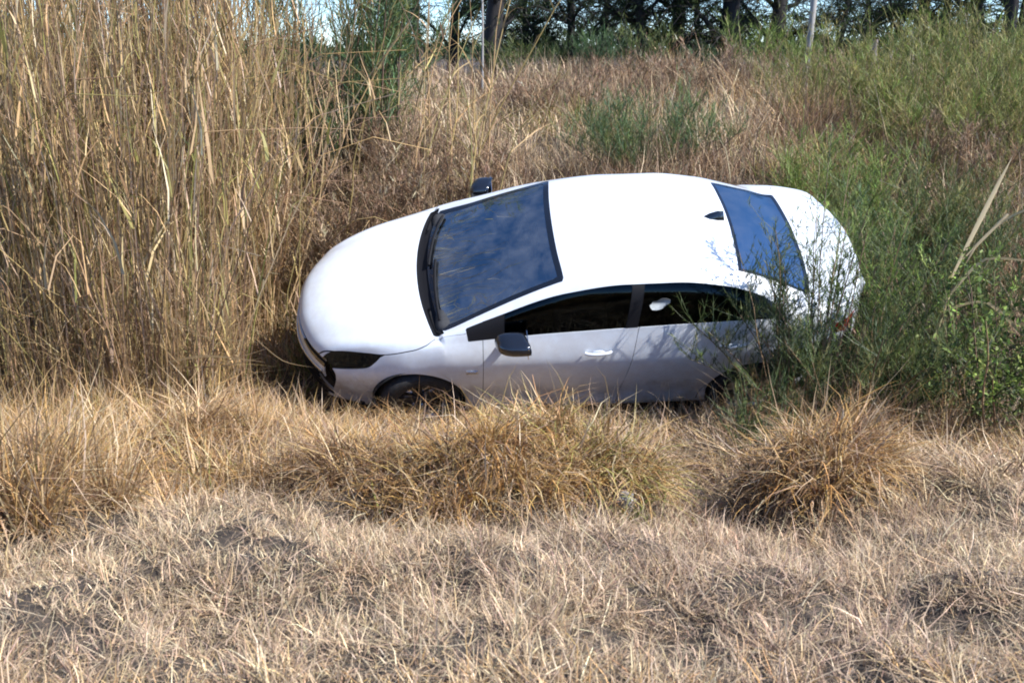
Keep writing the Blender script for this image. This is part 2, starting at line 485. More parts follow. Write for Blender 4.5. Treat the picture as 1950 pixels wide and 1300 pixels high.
def tri_grid(G, U, T):
    """G (nu,nt,3) half section y>=0 -> full width Surf with U,T columns"""
    nu, n = G.shape[:2]
    L = G.copy(); R = G[:, ::-1].copy()
    L[..., 1] *= -1                                   # near side: negative y
    full = np.concatenate([L, R[:, 1:]], 1)
    TT = np.concatenate([T, T[::-1][1:]])
    m = full.shape[1]
    V = np.zeros((nu, m, 5)); V[..., :3] = full; V[..., 3] = np.asarray(U)[:, None]; V[..., 4] = TT[None]
    i = np.arange(nu * m).reshape(nu, m)
    a, b, c, d = i[:-1, :-1].ravel(), i[1:, :-1].ravel(), i[1:, 1:].ravel(), i[:-1, 1:].ravel()
    F = np.concatenate([np.stack([a, b, c], 1), np.stack([a, c, d], 1)])
    V = V.reshape(-1, 5)
    return V, F

def lathe(prof, n=40, axis='y'):
    prof = np.asarray(prof, float); k = len(prof)
    a = np.linspace(0, 2 * pi, n, endpoint=False)
    V = np.zeros((n, k, 3))
    V[..., 0] = prof[None, :, 0] * np.cos(a)[:, None]
    V[..., 2] = prof[None, :, 0] * np.sin(a)[:, None]
    V[..., 1] = prof[None, :, 1]
    i = np.arange(n * k).reshape(n, k)
    j = np.roll(i, -1, 0)
    F = np.stack([i[:, :-1], j[:, :-1], j[:, 1:], i[:, 1:]], -1).reshape(-1, 4)
    return V.reshape(-1, 3), F

def bevel_box(name, size, loc, m, parent, bev=0.02, rot=(0, 0, 0), seg=3, subs=None):
    import bmesh
    bm = bmesh.new()
    bmesh.ops.create_cube(bm, size=1.0)
    for v in bm.verts: v.co = Vector((v.co.x * size[0], v.co.y * size[1], v.co.z * size[2]))
    if subs: subs(bm)
    bmesh.ops.bevel(bm, geom=bm.edges[:], offset=bev, segments=seg, profile=0.5, affect='EDGES')
    me = bpy.data.meshes.new(name); bm.to_mesh(me); bm.free()
    for p in me.polygons: p.use_smooth = True
    me.materials.append(m)
    o = bpy.data.objects.new(name, me); C.objects.link(o)
    o.parent = parent; o.location = (loc[0] - 2.3, loc[1], loc[2]); o.rotation_euler = rot
    return o

def tubes(P, R, sides=5, col=None):
    """P (N,K,3) paths, R (N,K) radii -> V, F quads, col"""
    P = np.asarray(P, float); N, K = P.shape[:2]
    Tn = np.gradient(P, axis=1); Tn /= np.linalg.norm(Tn, axis=2, keepdims=True) + 1e-9
    ref = np.where(np.abs(Tn[..., 2:3]) > 0.9, np.array([1., 0, 0]), np.array([0, 0, 1.]))
    A = np.cross(Tn, ref); A /= np.linalg.norm(A, axis=2, keepdims=True) + 1e-9
    B = np.cross(Tn, A)
    a = np.linspace(0, 2 * pi, sides, endpoint=False)
    V = P[:, :, None] + R[:, :, None, None] * (A[:, :, None] * np.cos(a)[:, None] + B[:, :, None] * np.sin(a)[:, None])
    i = np.arange(N * K * sides).reshape(N, K, sides)
    j = np.roll(i, -1, 2)
    F = np.stack([i[:, :-1], i[:, 1:], j[:, 1:], j[:, :-1]], -1).reshape(-1, 4)
    cc = None
    if col is not None:
        cc = np.repeat(np.asarray(col, float), K * sides, axis=0)
    return V.reshape(-1, 3), F, cc

def build_car():
    root = empty("car", CAR0, "white four door saloon car lying tilted in the grassy ditch", "car")
    m4 = Matrix(RW.tolist()).to_4x4()
    root.rotation_euler = m4.to_euler()
    NU, NT = 250, 100
    Us = np.unique(np.concatenate([np.linspace(0, .25, 24), np.linspace(.25, 4.4, 130), np.linspace(4.4, 4.60, 22), [1.10, 1.12, 1.14, 4.10, 4.17]]))
    Ts = np.unique(np.concatenate([np.linspace(0, 6, 36), np.linspace(6, 7, 14), np.linspace(7, 8, 8), np.linspace(8, 10, 24)]))
    G = build_sections(Us, Ts)
    V, F = tri_grid(G, Us, Ts)
    skin = Surf(V, F)
    X, Yc, Z, UU, TT_ = 0, 1, 2, 3, 4
    # front and rear fascia: swept down from the first / last section between T=6 and the centre
    def fascia(u, prof, rev):
        Tf = Ts[Ts >= 6]
        g = build_sections([u], Tf)[0]
        s = np.linspace(0, 1, 30)
        zb = prof(s)[1]; xo = prof(s)[0]
        Gf = np.zeros((len(s), len(Tf), 3))
        for i, sv in enumerate(s):
            Gf[i] = g
            Gf[i, :, 2] = g[:, 2] + (zb - g[:, 2]) * sv
            Gf[i, :, 0] = g[:, 0] + xo[i]
        V, F = tri_grid(Gf, s, Tf)
        if rev: F = F[:, ::-1]
        return Surf(V, F)
    front = fascia(0.0, lambda s: (-0.035 * np.sin(np.clip(s * 1.2, 0, 1) * pi) + 0.05 * s**2, .20), True)
    rear = fascia(4.60, lambda s: (0.05 * np.sin(s * pi) - 0.06 * s**2, .30), False)

    # ---- glazing
    GE = lambda V, u: V[:, UU] - u
    def ws_f(V):
        return np.maximum.reduce([1.165 - V[:, UU], V[:, UU] - 2.13, (8.0 - V[:, TT_]) * 0.2])
    def rw_f(V):
        return np.maximum.reduce([3.50 - V[:, UU], V[:, UU] - 4.10, (8.06 - V[:, TT_]) * 0.2])
    def cowl_f(V):
        return np.maximum.reduce([1.075 - V[:, UU], V[:, UU] - 1.168, (7.45 - V[:, TT_]) * 0.2])
    DLO = lambda V: np.maximum.reduce([(6.10 - V[:, TT_]) * .25, (V[:, TT_] - 6.93) * .25, 1.33 - V[:, UU], (V[:, Z] - (1.062 + .46 * np.clip(3.84 - V[:, X], 0, 9)**.75)) * .6, V[:, X] - 3.84])
    ws, body = skin.cut(ws_f)
    rw, body = body.cut(rw_f)
    cowl, body = body.cut(cowl_f)
    dlo, body = body.cut(DLO)
    # ---- wheel arches
    AX = (1.07, 3.67); AR = 0.355; AZ = 0.325
    for ax in AX:
        _, body = body.cut(lambda V, ax=ax: np.where(np.abs(V[:, Yc]) > .45, np.hypot(V[:, X] - ax, V[:, Z] - AZ) - AR, 1.0))
    # ---- liner behind all gaps (kept open below the glass)
    liner = body
    # ---- split of the body
    hoodT = lambda U: pchip([0, .15, .35, .55, .8, .95, 1.076], [7.3, 6.9, 6.5, 6.2, 6.2, 6.42, 7.1], U)
    hood_f = lambda V: np.maximum.reduce([V[:, UU] - 1.076, (hoodT(V[:, UU]) - V[:, TT_]) * .10])
    hood, body = body.cut(hood_f)
    _, body = body.cut(lambda V: np.maximum(hood_f(V) - .008, V[:, UU] - 1.076))
    trunk, body = body.gap(lambda V: np.maximum.reduce([4.135 - V[:, UU], (7.25 - V[:, TT_]) * .1]), .0025)
    roof, body = body.cut(lambda V: np.maximum.reduce([2.05 - V[:, UU], V[:, UU] - 3.60, (7.62 - V[:, TT_]) * .1]))
    sidesurf = body
    def side_split(s, sgn, nm):
        keep, _ = s.cut(lambda V: -sgn * V[:, Yc])
        rocker, keep = keep.gap(lambda V: np.maximum.reduce([V[:, Z] - .262, 1.3 - V[:, X], V[:, X] - 3.36]), .004)
        doorz = lambda V: np.maximum(V[:, TT_] - 6.99, 0) * .2
        fd_f = lambda V: np.maximum.reduce([1.56 - V[:, X] , V[:, X] - (2.615 + .10 * (V[:, Z] - .3) / .7), V[:, TT_] * 0 + (V[:, TT_] - 6.93) * .2, .262 - V[:, Z]])
        rr = lambda V: 3.25 + np.where(V[:, Z] < .70, .46 * np.clip((V[:, Z] - .28) / .45, 0, 1)**1.6, .46)
        rd_f = lambda V: np.maximum.reduce([(2.615 + .10 * (V[:, Z] - .3) / .7) - V[:, X], V[:, X] - rr(V), (V[:, TT_] - 6.93) * .2, .262 - V[:, Z]])
        fd, keep = keep.gap(fd_f, .0022)
        rd, keep = keep.gap(rd_f, .0022)
        fender, keep = keep.gap(lambda V: np.maximum(V[:, X] - 1.565, (V[:, TT_] - 6.6) * .1 - .2 * np.clip(1.30 - V[:, UU], 0, .2)), .0015)
        # headlamp
        hl_low = lambda U: pchip([0, .26, .40, .56], [5.55, 5.6, 5.85, 6.3], U)
        hl, fender = fender.cut(lambda V: np.maximum(V[:, UU] - .56, (hl_low(V[:, UU]) - V[:, TT_]) * .1))
        bump, fender = fender.gap(lambda V: np.maximum(V[:, X] - (.66 - .25 * np.clip((V[:, Z] - .45) / .3, -1, 1)), -1), .0018)
        if not rocker.empty(): panel("rocker_panel", rocker, M_PAINT if nm == 'n' else M_PAINT, root)
        o = {}
        o['fd'] = panel("front_door", fd, M_PAINT, root)
        o['rd'] = panel("rear_door", rd, M_PAINT, root)
        panel("front_fender", fender, M_PAINT, root)
        lens = panel("headlight", hl, M_LAMPGLASS, root, flange=0)
        housing = panel("lamp_housing", hl, M_LAMPGREY, lens, flange=0, inset=0.025)
        return o, bump, keep
    near, bumpn, restn = side_split(sidesurf, -1, 'n')
    far, bumpf, restf = side_split(sidesurf, 1, 'f')
    # torn rear corner on the near side: everything below the lamp behind the arch is gone
    _, restn2 = restn.cut(lambda V: np.maximum.reduce([V[:, X] * -1 + 4.02 + .06 * np.sin(V[:, Z] * 13 + 1) + .012 * np.sin(V[:, Z] * 61) - .25 * (V[:, Z] - .72), V[:, Z] - (.80 + .03 * np.sin(V[:, X] * 11) + .008 * np.sin(V[:, X] * 57))]))
    quarter = join(restn2, restf)
    # tail lamps
    tl, quarter = quarter.cut(lambda V: np.maximum.reduce([4.20 - V[:, X], V[:, Z] - .985, (.80 + .12 * np.clip((4.5 - V[:, X]) / .3, 0, 1)) - V[:, Z], .62 - np.abs(V[:, Yc])]))
    panel("body_side_and_pillars", quarter, M_PAINT, root, flange=0)
    for sg in (-1, 1):
        t1, _ = tl.cut(lambda V: -sg * V[:, Yc])
        if not t1.empty(): panel("tail_light", t1, M_RED, root, flange=.01)
    panel("hood", hood, M_PAINT, root, flange=.005)
    panel("roof", roof, M_PAINT, root, flange=0)
    panel("trunk_lid", trunk, M_PAINT, root)
    # front fascia
    band, fr = front.cut(lambda V: np.maximum(V[:, UU] - .10, np.abs(V[:, Yc]) - 2))
    low, fr = fr.cut(lambda V: np.maximum.reduce([.24 - V[:, Z], V[:, Z] - .46, np.abs(V[:, Yc]) - (.70 - .5 * np.clip((V[:, Z] - .28), 0, 1))]))
    hl2, fr = fr.cut(lambda V: np.maximum.reduce([.36 - np.abs(V[:, Yc]), .535 - V[:, Z] + .12 * np.clip(.6 - np.abs(V[:, Yc]), 0, 1)]))
    panel("front_bumper", join(fr, bumpn, bumpf), M_PAINT, root)
    panel("upper_grille", band, M_GLOSSBLACK, root, flange=.01, inset=.012)
    for sg in (-1, 1):
        h2, _ = hl2.cut(lambda V: -sg * V[:, Yc])
        panel("headlight_front", h2, M_GLOSSBLACK, root, flange=.01)
    gr = panel("lower_grille", low, M_BLACK, root, flange=.01, inset=.05)
    def nose_bar(name, z, half, off, rad, m, parent):
        y = np.linspace(-half, half, 21)
        p = np.stack([.13 + .42 * (np.abs(y) / .8)**2.4 + off - 2.3, y, 0 * y + z], 1)
        v, f, _ = tubes(p[None], np.full((1, 21), rad), 6)
        return make(name, v, f, m, parent)
    for i in range(5):
        nose_bar("grille_bar", .27 + i * .042, .56, -.02, .007, M_BLACK, gr)
    nose_bar("lip_trim", .485, .62, -.036, .009, M_CHROME, root)
    # rear fascia
    rb, _ = rear.cut(lambda V: np.where(V[:, Yc] < -.35, .62 - V[:, Z] - .06 * np.sin(V[:, Yc] * 30), -1.0))
    rtop, rb = rb.cut(lambda V: V[:, UU] * 1.0 - .30)
    panel("trunk_face", rtop, M_PAINT, root)
    panel("rear_bumper", rb, M_PAINT, root)
    plate = bevel_box("number_plate", (.012, .50, .11), (4.652, 0, .82), M_PAPER, root, .004)
    # liner
    lv, _ = liner.cut(lambda V: np.maximum.reduce([(V[:, TT_] - 6.98) * .2, -1 + 0 * V[:, X]]))
    for nm, s in (("inner_body", liner),):
        panel("inner_body", s, M_LINER, root, flange=0, inset=0.022)
    for s in (front, rear):
        panel("inner_body", s, M_LINER, root, flange=0, inset=0.06)
    # floor pan and firewall keep daylight out of the engine bay
    bevel_box("floor_pan", (3.60, 1.50, .05), (2.40, 0, .23), M_LINER, root, .015)
    bevel_box("bulkhead", (.05, 1.40, .62), (1.30, 0, .58), M_LINER, root, .015)
    bevel_box("parcel_shelf", (.60, 1.20, .03), (3.90, 0, 1.00), M_CABIN, root, .012)
    bevel_box("rear_bulkhead", (.05, 1.30, .70), (4.16, 0, .62), M_LINER, root, .015)

    # ---- glass
    wsg = panel("windscreen", ws, M_WSGLASS, root, flange=0, inset=.004)
    border = Surf(ws.V, ws.F)
    frit_f = lambda V: np.maximum.reduce([1.21 - V[:, UU] + .03 * np.clip((9 - V[:, TT_]), 0, 1)**3, V[:, UU] - 2.085, (8.14 - V[:, TT_]) * .3])
    _, frit = border.cut(frit_f)
    panel("windscreen_border", frit, M_GLOSSBLACK, wsg, flange=0, inset=.002)
    rwg = panel("rear_window", rw, M_REARGLASS, root, flange=0, inset=.004)
    _, frit = Surf(rw.V, rw.F).cut(lambda V: np.maximum.reduce([3.53 - V[:, UU], V[:, UU] - 4.07, (8.16 - V[:, TT_]) * .3]))
    panel("rear_window_border", frit, M_GLOSSBLACK, rwg, flange=0, inset=.002)
    for sg, parts in ((-1, near), (1, far)):
        d, _ = dlo.cut(lambda V: -sg * V[:, Yc])
        bline = lambda V: V[:, X] - (2.66 + .14 * (V[:, Z] - 1.0))
        pill, rest = d.cut(lambda V: np.abs(bline(V)) - .045)
        tri, rest = rest.cut(lambda V: V[:, X] - 1.72)
        rearq, rest = rest.cut(lambda V: 3.56 - V[:, X])
        panel("pillar_trim", pill, M_BLACK, parts['fd'], flange=.01)
        panel("mirror_triangle", tri, M_BLACK, parts['fd'], flange=.01)
        fw, bw = rest.cut(bline)
        panel("window", fw, M_SIDEGLASS, parts['fd'], flange=.006, inset=.006)
        panel("window", bw, M_SIDEGLASS, parts['rd'], flange=.006, inset=.006)
        panel("quarter_window", rearq, M_GLOSSBLACK, root, flange=.006, inset=.003)
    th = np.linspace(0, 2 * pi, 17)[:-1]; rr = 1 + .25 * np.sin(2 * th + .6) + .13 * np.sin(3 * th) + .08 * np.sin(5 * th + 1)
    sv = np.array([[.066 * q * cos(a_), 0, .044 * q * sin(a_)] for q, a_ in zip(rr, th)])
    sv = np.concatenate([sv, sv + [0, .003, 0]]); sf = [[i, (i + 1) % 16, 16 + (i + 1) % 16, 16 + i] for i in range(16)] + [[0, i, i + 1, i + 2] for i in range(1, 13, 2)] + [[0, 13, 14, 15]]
    so_ = make("window_sky_glint", sv, sf, M_COVER_GLINT, root); so_.location = (2.86 - 2.3, -.742, 1.205); so_.rotation_euler = (radians(-27), radians(-8), 0)  # pale patch painting a sky reflection onto the rear door glass
    # ---- cowl and wipers
    panel("cowl", cowl, M_BLACK, root, flange=.02, inset=.012)
    def wiper(y0, y1, u0, u1):
        ys = np.linspace(y0, y1, 9); us = np.linspace(u0, u1, 9)
        pts = []
        for y, u in zip(ys, us):
            g = build_sections([u], np.linspace(8, 10, 40))[0]
            k = np.argmin(np.abs(g[:, 1] - abs(y)))
            p = g[k].copy(); p[1] = y; p[2] += .016; p[0] -= .004
            pts.append(p)
        pts = np.array(pts); pts[:, 0] -= 2.3
        v, f, _ = tubes(pts[None], np.full((1, 9), .011), 6)
        return make("wiper", v, f, M_BLACK, root)
    wiper(-.60, .02, 1.18, 1.235); wiper(-.02, .60, 1.18, 1.235)
    # ---- mirrors: shaped shells on stalks
    for sg in (-1, 1):
        import bmesh
        bm = bmesh.new()
        bmesh.ops.create_uvsphere(bm, u_segments=24, v_segments=14, radius=1)
        for v in bm.verts:
            x, y, z = v.co
            x = math.copysign(abs(x)**.7, x); z = math.copysign(abs(z)**.75, z); y = math.copysign(abs(y)**.7, y)
            x = min(x, .55)                                   # flat glass side faces back
            tap = 1 - .22 * y * sg - .0
            v.co = Vector((x * (.145 if sg < 0 else .11) + y * sg * .03, y * .105, z * .068 * tap + .012 * y * sg))
        me = bpy.data.meshes.new("mirror"); bm.to_mesh(me); bm.free()
        for p in me.polygons: p.use_smooth = True
        me.materials.append(M_GLOSSBLACK)
        o = bpy.data.objects.new("mirror", me); C.objects.link(o); o.parent = root
        o.location = ((1.79 if sg < 0 else 1.66) - 2.3, sg * .965, 1.06 if sg < 0 else .975)
        bevel_box("mirror_glass", (.006, .19, .11), (0, 0, 0), M_CHROME, o, .002)
        C.objects[-1].location = (.084 if sg < 0 else .064, 0, 0)
        s_ = bevel_box("mirror_stalk", (.07, .14, .035), (0, 0, 0), M_GLOSSBLACK, o, .012)
        s_.location = (-.03, -sg * .11, -.065)
    # ---- handles
    for sg, parts in ((-1, near), (1, far)):
        for key, x, z in (('fd', 2.42, .855), ('rd', 3.44, .88)):
            y = sg * .883
            n = 9; t = np.linspace(0, 1, n)
            pts = np.stack([x - .10 + .2 * t - 2.3, y + sg * .020 * np.sin(t * pi)**.5, z + 0 * t + .008 * t], 1)
            v, f, _ = tubes(pts[None], np.full((1, n), .0125), 8)
            make("handle", v, f, M_PAINT, parts[key])
            cv, cf = lathe([(0, -.004), (.03, -.003), (.036, .0), (.036, .004)], 20)
            cv = cv * np.array([1.4, 1, .7]) + np.array([x - 2.3, y + sg * .001, z])
            make("handle_recess", cv, cf, M_LINER if False else M_PAINT, parts[key])
    # fender badge on the near side: framed plate
    bo = bevel_box("badge", (.085, .008, .030), (1.475, -.893, .70), M_CHROME, root, .003)
    bi = bevel_box("badge_field", (.073, .006, .020), (0, 0, 0), M_PAINT, bo, .002); bi.location = (0, -.003, 0)
    # ---- shark fin aerial
    fin = np.array([[0, .0], [.05, .035], [.11, .062], [.155, .066], [.17, .0]])
    n = len(fin)
    wd = np.array([.004, .020, .022, .012, .012])
    zr = float(np.interp(3.32, ZC_X, ZC_Z))
    fv = []
    for s in (-1, 1):
        for (x, z), wv in zip(fin, wd): fv.append((3.30 + x - 2.3, s * wv * .35, zr + z * 1.0 - x * .11))
    for s in (-1, 1):
        for (x, z), wv in zip(fin, wd): fv.append((3.30 + x - 2.3, s * (wv + .012), zr - x * .11 - .004))
    ff = []
    for k in range(n - 1):
        ff += [(k, k + 1, n + k + 1, n + k)]
        ff += [(k, 2 * n + k, 2 * n + k + 1, k + 1), (n + k, n + k + 1, 3 * n + k + 1, 3 * n + k)]
    ff += [(n - 1, 3 * n - 1, 4 * n - 1, 2 * n - 1)]
    make("aerial", fv, ff, M_GLOSSBLACK, root)
    # ---- wheels
    R = .318
    tyre = [(.205, -.095), (.235, -.108), (.285, -.108), (.308, -.095), (R, -.07), (R, .07), (.308, .095), (.285, .108), (.235, .108), (.205, .095)]
    for ax in AX:
        for sg in (-1, 1):
            hub = bpy.data.objects.new("wheel", None); C.objects.link(hub); hub.parent = root
            hub.empty_display_size = .05
            hub.location = (ax - 2.3, sg * .765, R)
            hub.rotation_euler = (0, .3 * sg + ax, radians(7) if ax < 2 else 0)
            v, f = lathe(tyre, 48); make("tyre", v, f, M_RUBBER, hub)
            rim = [(.207, -.085), (.207, .085), (.19, .085), (.185, .02), (.185, -.06), (.20, -.085), (.207, -.085)]
            v, f = lathe(rim, 48)
            vs, fs = [v], [f]; nn = len(v)
            for k in range(10):
                a = (k // 2) * 2 * pi / 5 + (.16 if k % 2 else -.16)
                c, s = cos(a), sin(a)
                q = np.array([[.03, -.016], [.19, -.020], [.19, .020], [.03, .016]])
                pts = []
                for yy in (.075, .045):
                    for r_, t_ in q:
                        pts.append((c * r_ - s * t_, sg * (yy - .03 * (r_ < .1)), s * r_ + c * t_))
                vs.append(np.array(pts)); fs.append(np.array([[0, 1, 2, 3], [7, 6, 5, 4], [0, 4, 5, 1], [1, 5, 6, 2], [2, 6, 7, 3], [3, 7, 4, 0]]) + nn); nn += 8
            make("rim", np.concatenate(vs), np.concatenate(fs), M_ALLOY, hub, smooth=False)
            v, f = lathe([(0, .0), (.03, .0), (.04, -.01), (.165, -.01), (.165, .02), (0, .02)], 32)
            make("brake_disc", v, f, M_CHROME, hub)
            # arch liner
            th = np.linspace(-.15, pi + .15, 24)
            a0, a1 = .40, .90
            av = np.concatenate([np.stack([ax - 2.3 + (AR + .012) * np.cos(th), np.full(24, sg * yy), AZ + (AR + .012) * np.sin(th)], 1) for yy in (.42, .855)])
            i = np.arange(23)
            af = np.stack([i, i + 1, i + 25, i + 24], 1)
            make("wheel_arch_liner", av, af, M_LINER, root)
    # ---- cabin
    bevel_box("dashboard", (.62, 1.36, .16), (1.52, 0, .88), M_CABIN, root, .06, rot=(0, radians(4), 0))
    v, f, _ = tubes(np.array([[(.185 * cos(a), .185 * sin(a), 0) for a in np.linspace(0, 2 * pi, 33)]]), np.full((1, 33), .016), 8)
    sw = make("steering_wheel", v, f, M_CABIN, root); sw.location = (1.99 - 2.3, .37, .93); sw.rotation_euler = (0, radians(65), 0)
    bevel_box("steering_column", (.10, .12, .10), (0, 0, 0), M_CABIN, sw, .02).location = (0, 0, -.03)
    for sg in (-1, 1):
        s0 = bevel_box("seat", (.52, .50, .16), (2.42, sg * .37, .52), M_SEAT, root, .05)
        b0 = bevel_box("seat_back", (.15, .48, .62), (0, 0, 0), M_SEAT, s0, .05, rot=(0, radians(20), 0)); b0.location = (.33, 0, .34)
        h0 = bevel_box("headrest", (.10, .26, .18), (0, 0, 0), M_SEAT, s0, .04, rot=(0, radians(15), 0)); h0.location = (.47, 0, .73)
    s0 = bevel_box("rear_bench", (.50, 1.25, .16), (3.30, 0, .55), M_SEAT, root, .05)
    b0 = bevel_box("seat_back", (.14, 1.25, .60), (0, 0, 0), M_SEAT, s0, .05, rot=(0, radians(25), 0)); b0.location = (.36, 0, .32)
    for y in (-.38, .38):
        h0 = bevel_box("headrest", (.09, .25, .15), (0, 0, 0), M_SEAT, s0, .035, rot=(0, radians(18), 0)); h0.location = (.48, y, .56)
    cv = bevel_box("pale_headrest_cover", (.12, .20, .14), (2.93, -.47, 1.20), M_COVER_GLINT, root, .04, rot=(0, radians(15), 0))
    bevel_box("rear_view_mirror", (.03, .24, .06), (2.02, 0, 1.27), M_BLACK, root, .012)
    # white licence disc inside the lower near corner of the windscreen
    g = build_sections([1.36], np.linspace(8, 10, 60))[0]
    k = np.argmin(np.abs(g[:, 1] - .56)); p = g[k]
    d = bevel_box("licence_disc", (.075, .06, .003), (p[0] + .01, -p[1], p[2] - .012), M_PAPER, root, .001, rot=(radians(6), radians(-27), 0))
    # torn foam and bracket at the ripped rear corner
    bevel_box("broken_bracket", (.12, .05, .05), (4.02, -.80, .76), M_AMBER, root, .015, rot=(.2, .3, .1))
    bevel_box("crash_bar", (.06, 1.1, .09), (4.52, 0, .52), M_BLACK, root, .015)
    return root
car = build_car()
# ------------------------------------------------------------------ plant helpers
STRAW = np.array([[.46, .33, .17], [.40, .28, .14], [.52, .40, .23], [.34, .23, .12], [.44, .30, .12], [.58, .47, .30]])
PALE  = np.array([[.58, .46, .30], [.48, .37, .245], [.40, .31, .22], [.66, .55, .38], [.30, .23, .165], [.52, .39, .23]])
GREYS = np.array([[.38, .32, .25], [.46, .38, .29], [.28, .225, .18], [.54, .45, .34], [.22, .17, .14], [.42, .32, .215]])
GOLD  = np.array([[.44, .28, .10], [.38, .235, .09], [.50, .34, .14], [.30, .18, .08], [.40, .29, .12], [.52, .40, .20]])
OLIVE = np.array([[.26, .24, .07], [.32, .28, .09], [.20, .20, .06], [.38, .30, .12]])
REED  = np.array([[.42, .31, .15], [.36, .27, .13], [.47, .36, .18], [.34, .29, .10], [.31, .22, .125], [.50, .38, .17], [.28, .25, .08]])
RUST  = np.array([[.23, .145, .09], [.30, .20, .12], [.18, .115, .075], [.36, .25, .15], [.27, .17, .10]])
GREEN = np.array([[.095, .125, .036], [.07, .10, .032], [.12, .15, .045], [.15, .18, .055], [.06, .085, .03], [.17, .155, .06]])
FRESH = np.array([[.16, .23, .05], [.20, .27, .06], [.13, .19, .04], [.24, .29, .08]])
BLUEG = np.array([[.06, .11, .05], [.08, .14, .06], [.045, .085, .04], [.10, .16, .06]])
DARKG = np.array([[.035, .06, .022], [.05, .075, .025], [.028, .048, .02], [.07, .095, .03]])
YELG  = np.array([[.22, .22, .06], [.27, .24, .08], [.17, .18, .05], [.32, .26, .10], [.14, .16, .045]])

WARM = np.array([1.0, .91, .84])
GREYS *= np.array([1.10, 1.0, .90]); STRAW *= WARM; REED = 1.14 * (.78 * REED * WARM * np.array([1.02, .98, .95]) + .22 * np.array([.36, .28, .21])); GOLD *= WARM; PALE *= np.array([1, .96, .93])
def pal(P, n, jitter=0.22, wts=None):
    i = rng.choice(len(P), n, p=wts)
    c = P[i] * (1 + rng.normal(0, jitter, (n, 1))) * (1 + rng.normal(0, .04, (n, 3)))
    return np.clip(c, .01, .9)

class Bag:
    def __init__(s): s.V, s.F, s.C, s.n = [], [], [], 0
    def add(s, V, F, c):
        if F.shape[1] == 4: F = np.concatenate([F[:, [0, 1, 2]], F[:, [0, 2, 3]]])
        s.V.append(V); s.F.append(F + s.n); s.C.append(c); s.n += len(V)
    def build(s, name, m, parent=None, smooth=False):
        V = np.concatenate(s.V)
        if parent is not None: V = V - np.array(parent.location)
        return make(name, V, np.concatenate(s.F), m, parent, col=np.concatenate(s.C), smooth=smooth)

def blades(base, h, wd, az, lean, curve, K, col, twist=None, cull=True, wavy=0.0, peak=0.0):
    """tapering strips: base (N,3), length h, width wd, heading az, lean from vertical, extra bend along the blade"""
    N = len(base)
    t = np.linspace(0, 1, K + 1)
    tm = (t[:-1] + t[1:]) / 2
    th = lean[:, None] + curve[:, None] * tm[None] ** 1.3
    a = az[:, None] + np.zeros((1, K))
    if wavy: 
        a = a + wavy * np.cumsum(rng.normal(0, 1, (N, K)), 1); th = th + .5 * wavy * rng.normal(0, 1, (N, K))
    st = np.stack([np.sin(th) * np.cos(a), np.sin(th) * np.sin(a), np.cos(th)], -1) * (h[:, None, None] / K)
    P = np.concatenate([np.zeros((N, 1, 3)), np.cumsum(st, 1)], 1) + base[:, None]
    r = az + pi / 2 + (rng.normal(0, .6, N) if twist is None else twist)
    wv = np.stack([np.cos(r), np.sin(r), 0 * r], -1)
    prof = (1 - t ** 1.6) if not peak else np.sin(np.clip(.12 + t * .88, 0, 1) * pi) ** .8
    W = wd[:, None] * prof[None] * .5
    if cull:
        bad = inside_car(P[:, 1:], .0).any(1)
        keep = ~bad
        P, W, wv, col = P[keep], W[keep], wv[keep], col[keep]; N = len(P)
    L = P[:, :-1] - wv[:, None] * W[:, :-1, None]
    R = P[:, :-1] + wv[:, None] * W[:, :-1, None]
    V = np.concatenate([np.stack([L, R], 2).reshape(N, 2 * K, 3), P[:, -1:]], 1)
    nv = 2 * K + 1
    f = []
    for k in range(K - 1):
        f += [[2 * k, 2 * k + 1, 2 * k + 3], [2 * k, 2 * k + 3, 2 * k + 2]]
    f += [[2 * K - 2, 2 * K - 1, 2 * K]]
    F = (np.arange(N) * nv)[:, None, None] + np.array(f)[None]
    return V.reshape(-1, 3), F.reshape(-1, 3), np.repeat(col, nv, 0)

U_ = lambda a, b, n: rng.uniform(a, b, n)
def tufts(C_, per, r):
    """per blades around each tuft centre: bases, outward headings"""
    n = len(C_) * per
    i = np.repeat(np.arange(len(C_)), per)
    a = U_(0, 2 * pi, n); q = np.abs(rng.normal(0, .6, n)) * r
    b = C_[i].copy(); b[:, 0] += q * np.cos(a); b[:, 1] += q * np.sin(a)
    b[:, 2] = ground(b[:, 0], b[:, 1]) - .01
    return b, a + rng.normal(0, .5, n), i
def in_view(X, Y, pad=0.6):
    return np.abs(X) < Y * .5 + pad
def foot_free(X, Y, grow=0.02):
    g = np.stack([X, Y, ground(X, Y)], -1)
    L = car_local(g)
    return ~((L[:, 0] > .15 - grow) & (L[:, 0] < 4.55 + grow) & (np.abs(L[:, 1]) < .80 + grow) & (L[:, 2] < 1.0) & (L[:, 2] > -.6))
def scatter(n, x0, x1, y0, y1, dens=None, pad=.6):
    X, Y = U_(x0, x1, n), U_(y0, y1, n)
    k = in_view(X, Y, pad) & foot_free(X, Y)
    if dens is not None: k &= rng.random(n) < dens(X, Y)
    X, Y = X[k], Y[k]
    return np.stack([X, Y, ground(X, Y) - .01], -1)

def mixcol(n, pos, A, B, s, seed, sharp=2.5, bias=0.):
    m = np.clip(.5 + sharp * .5 * vnoise(pos[:, 0], pos[:, 1], s, seed) + .3 * vnoise(pos[:, 0], pos[:, 1], s * 4, seed + 1) + bias, 0, 1)
    k = rng.random(n) < m
    c = pal(A, n); c2 = pal(B, n)
    c[k] = c2[k]
    return c

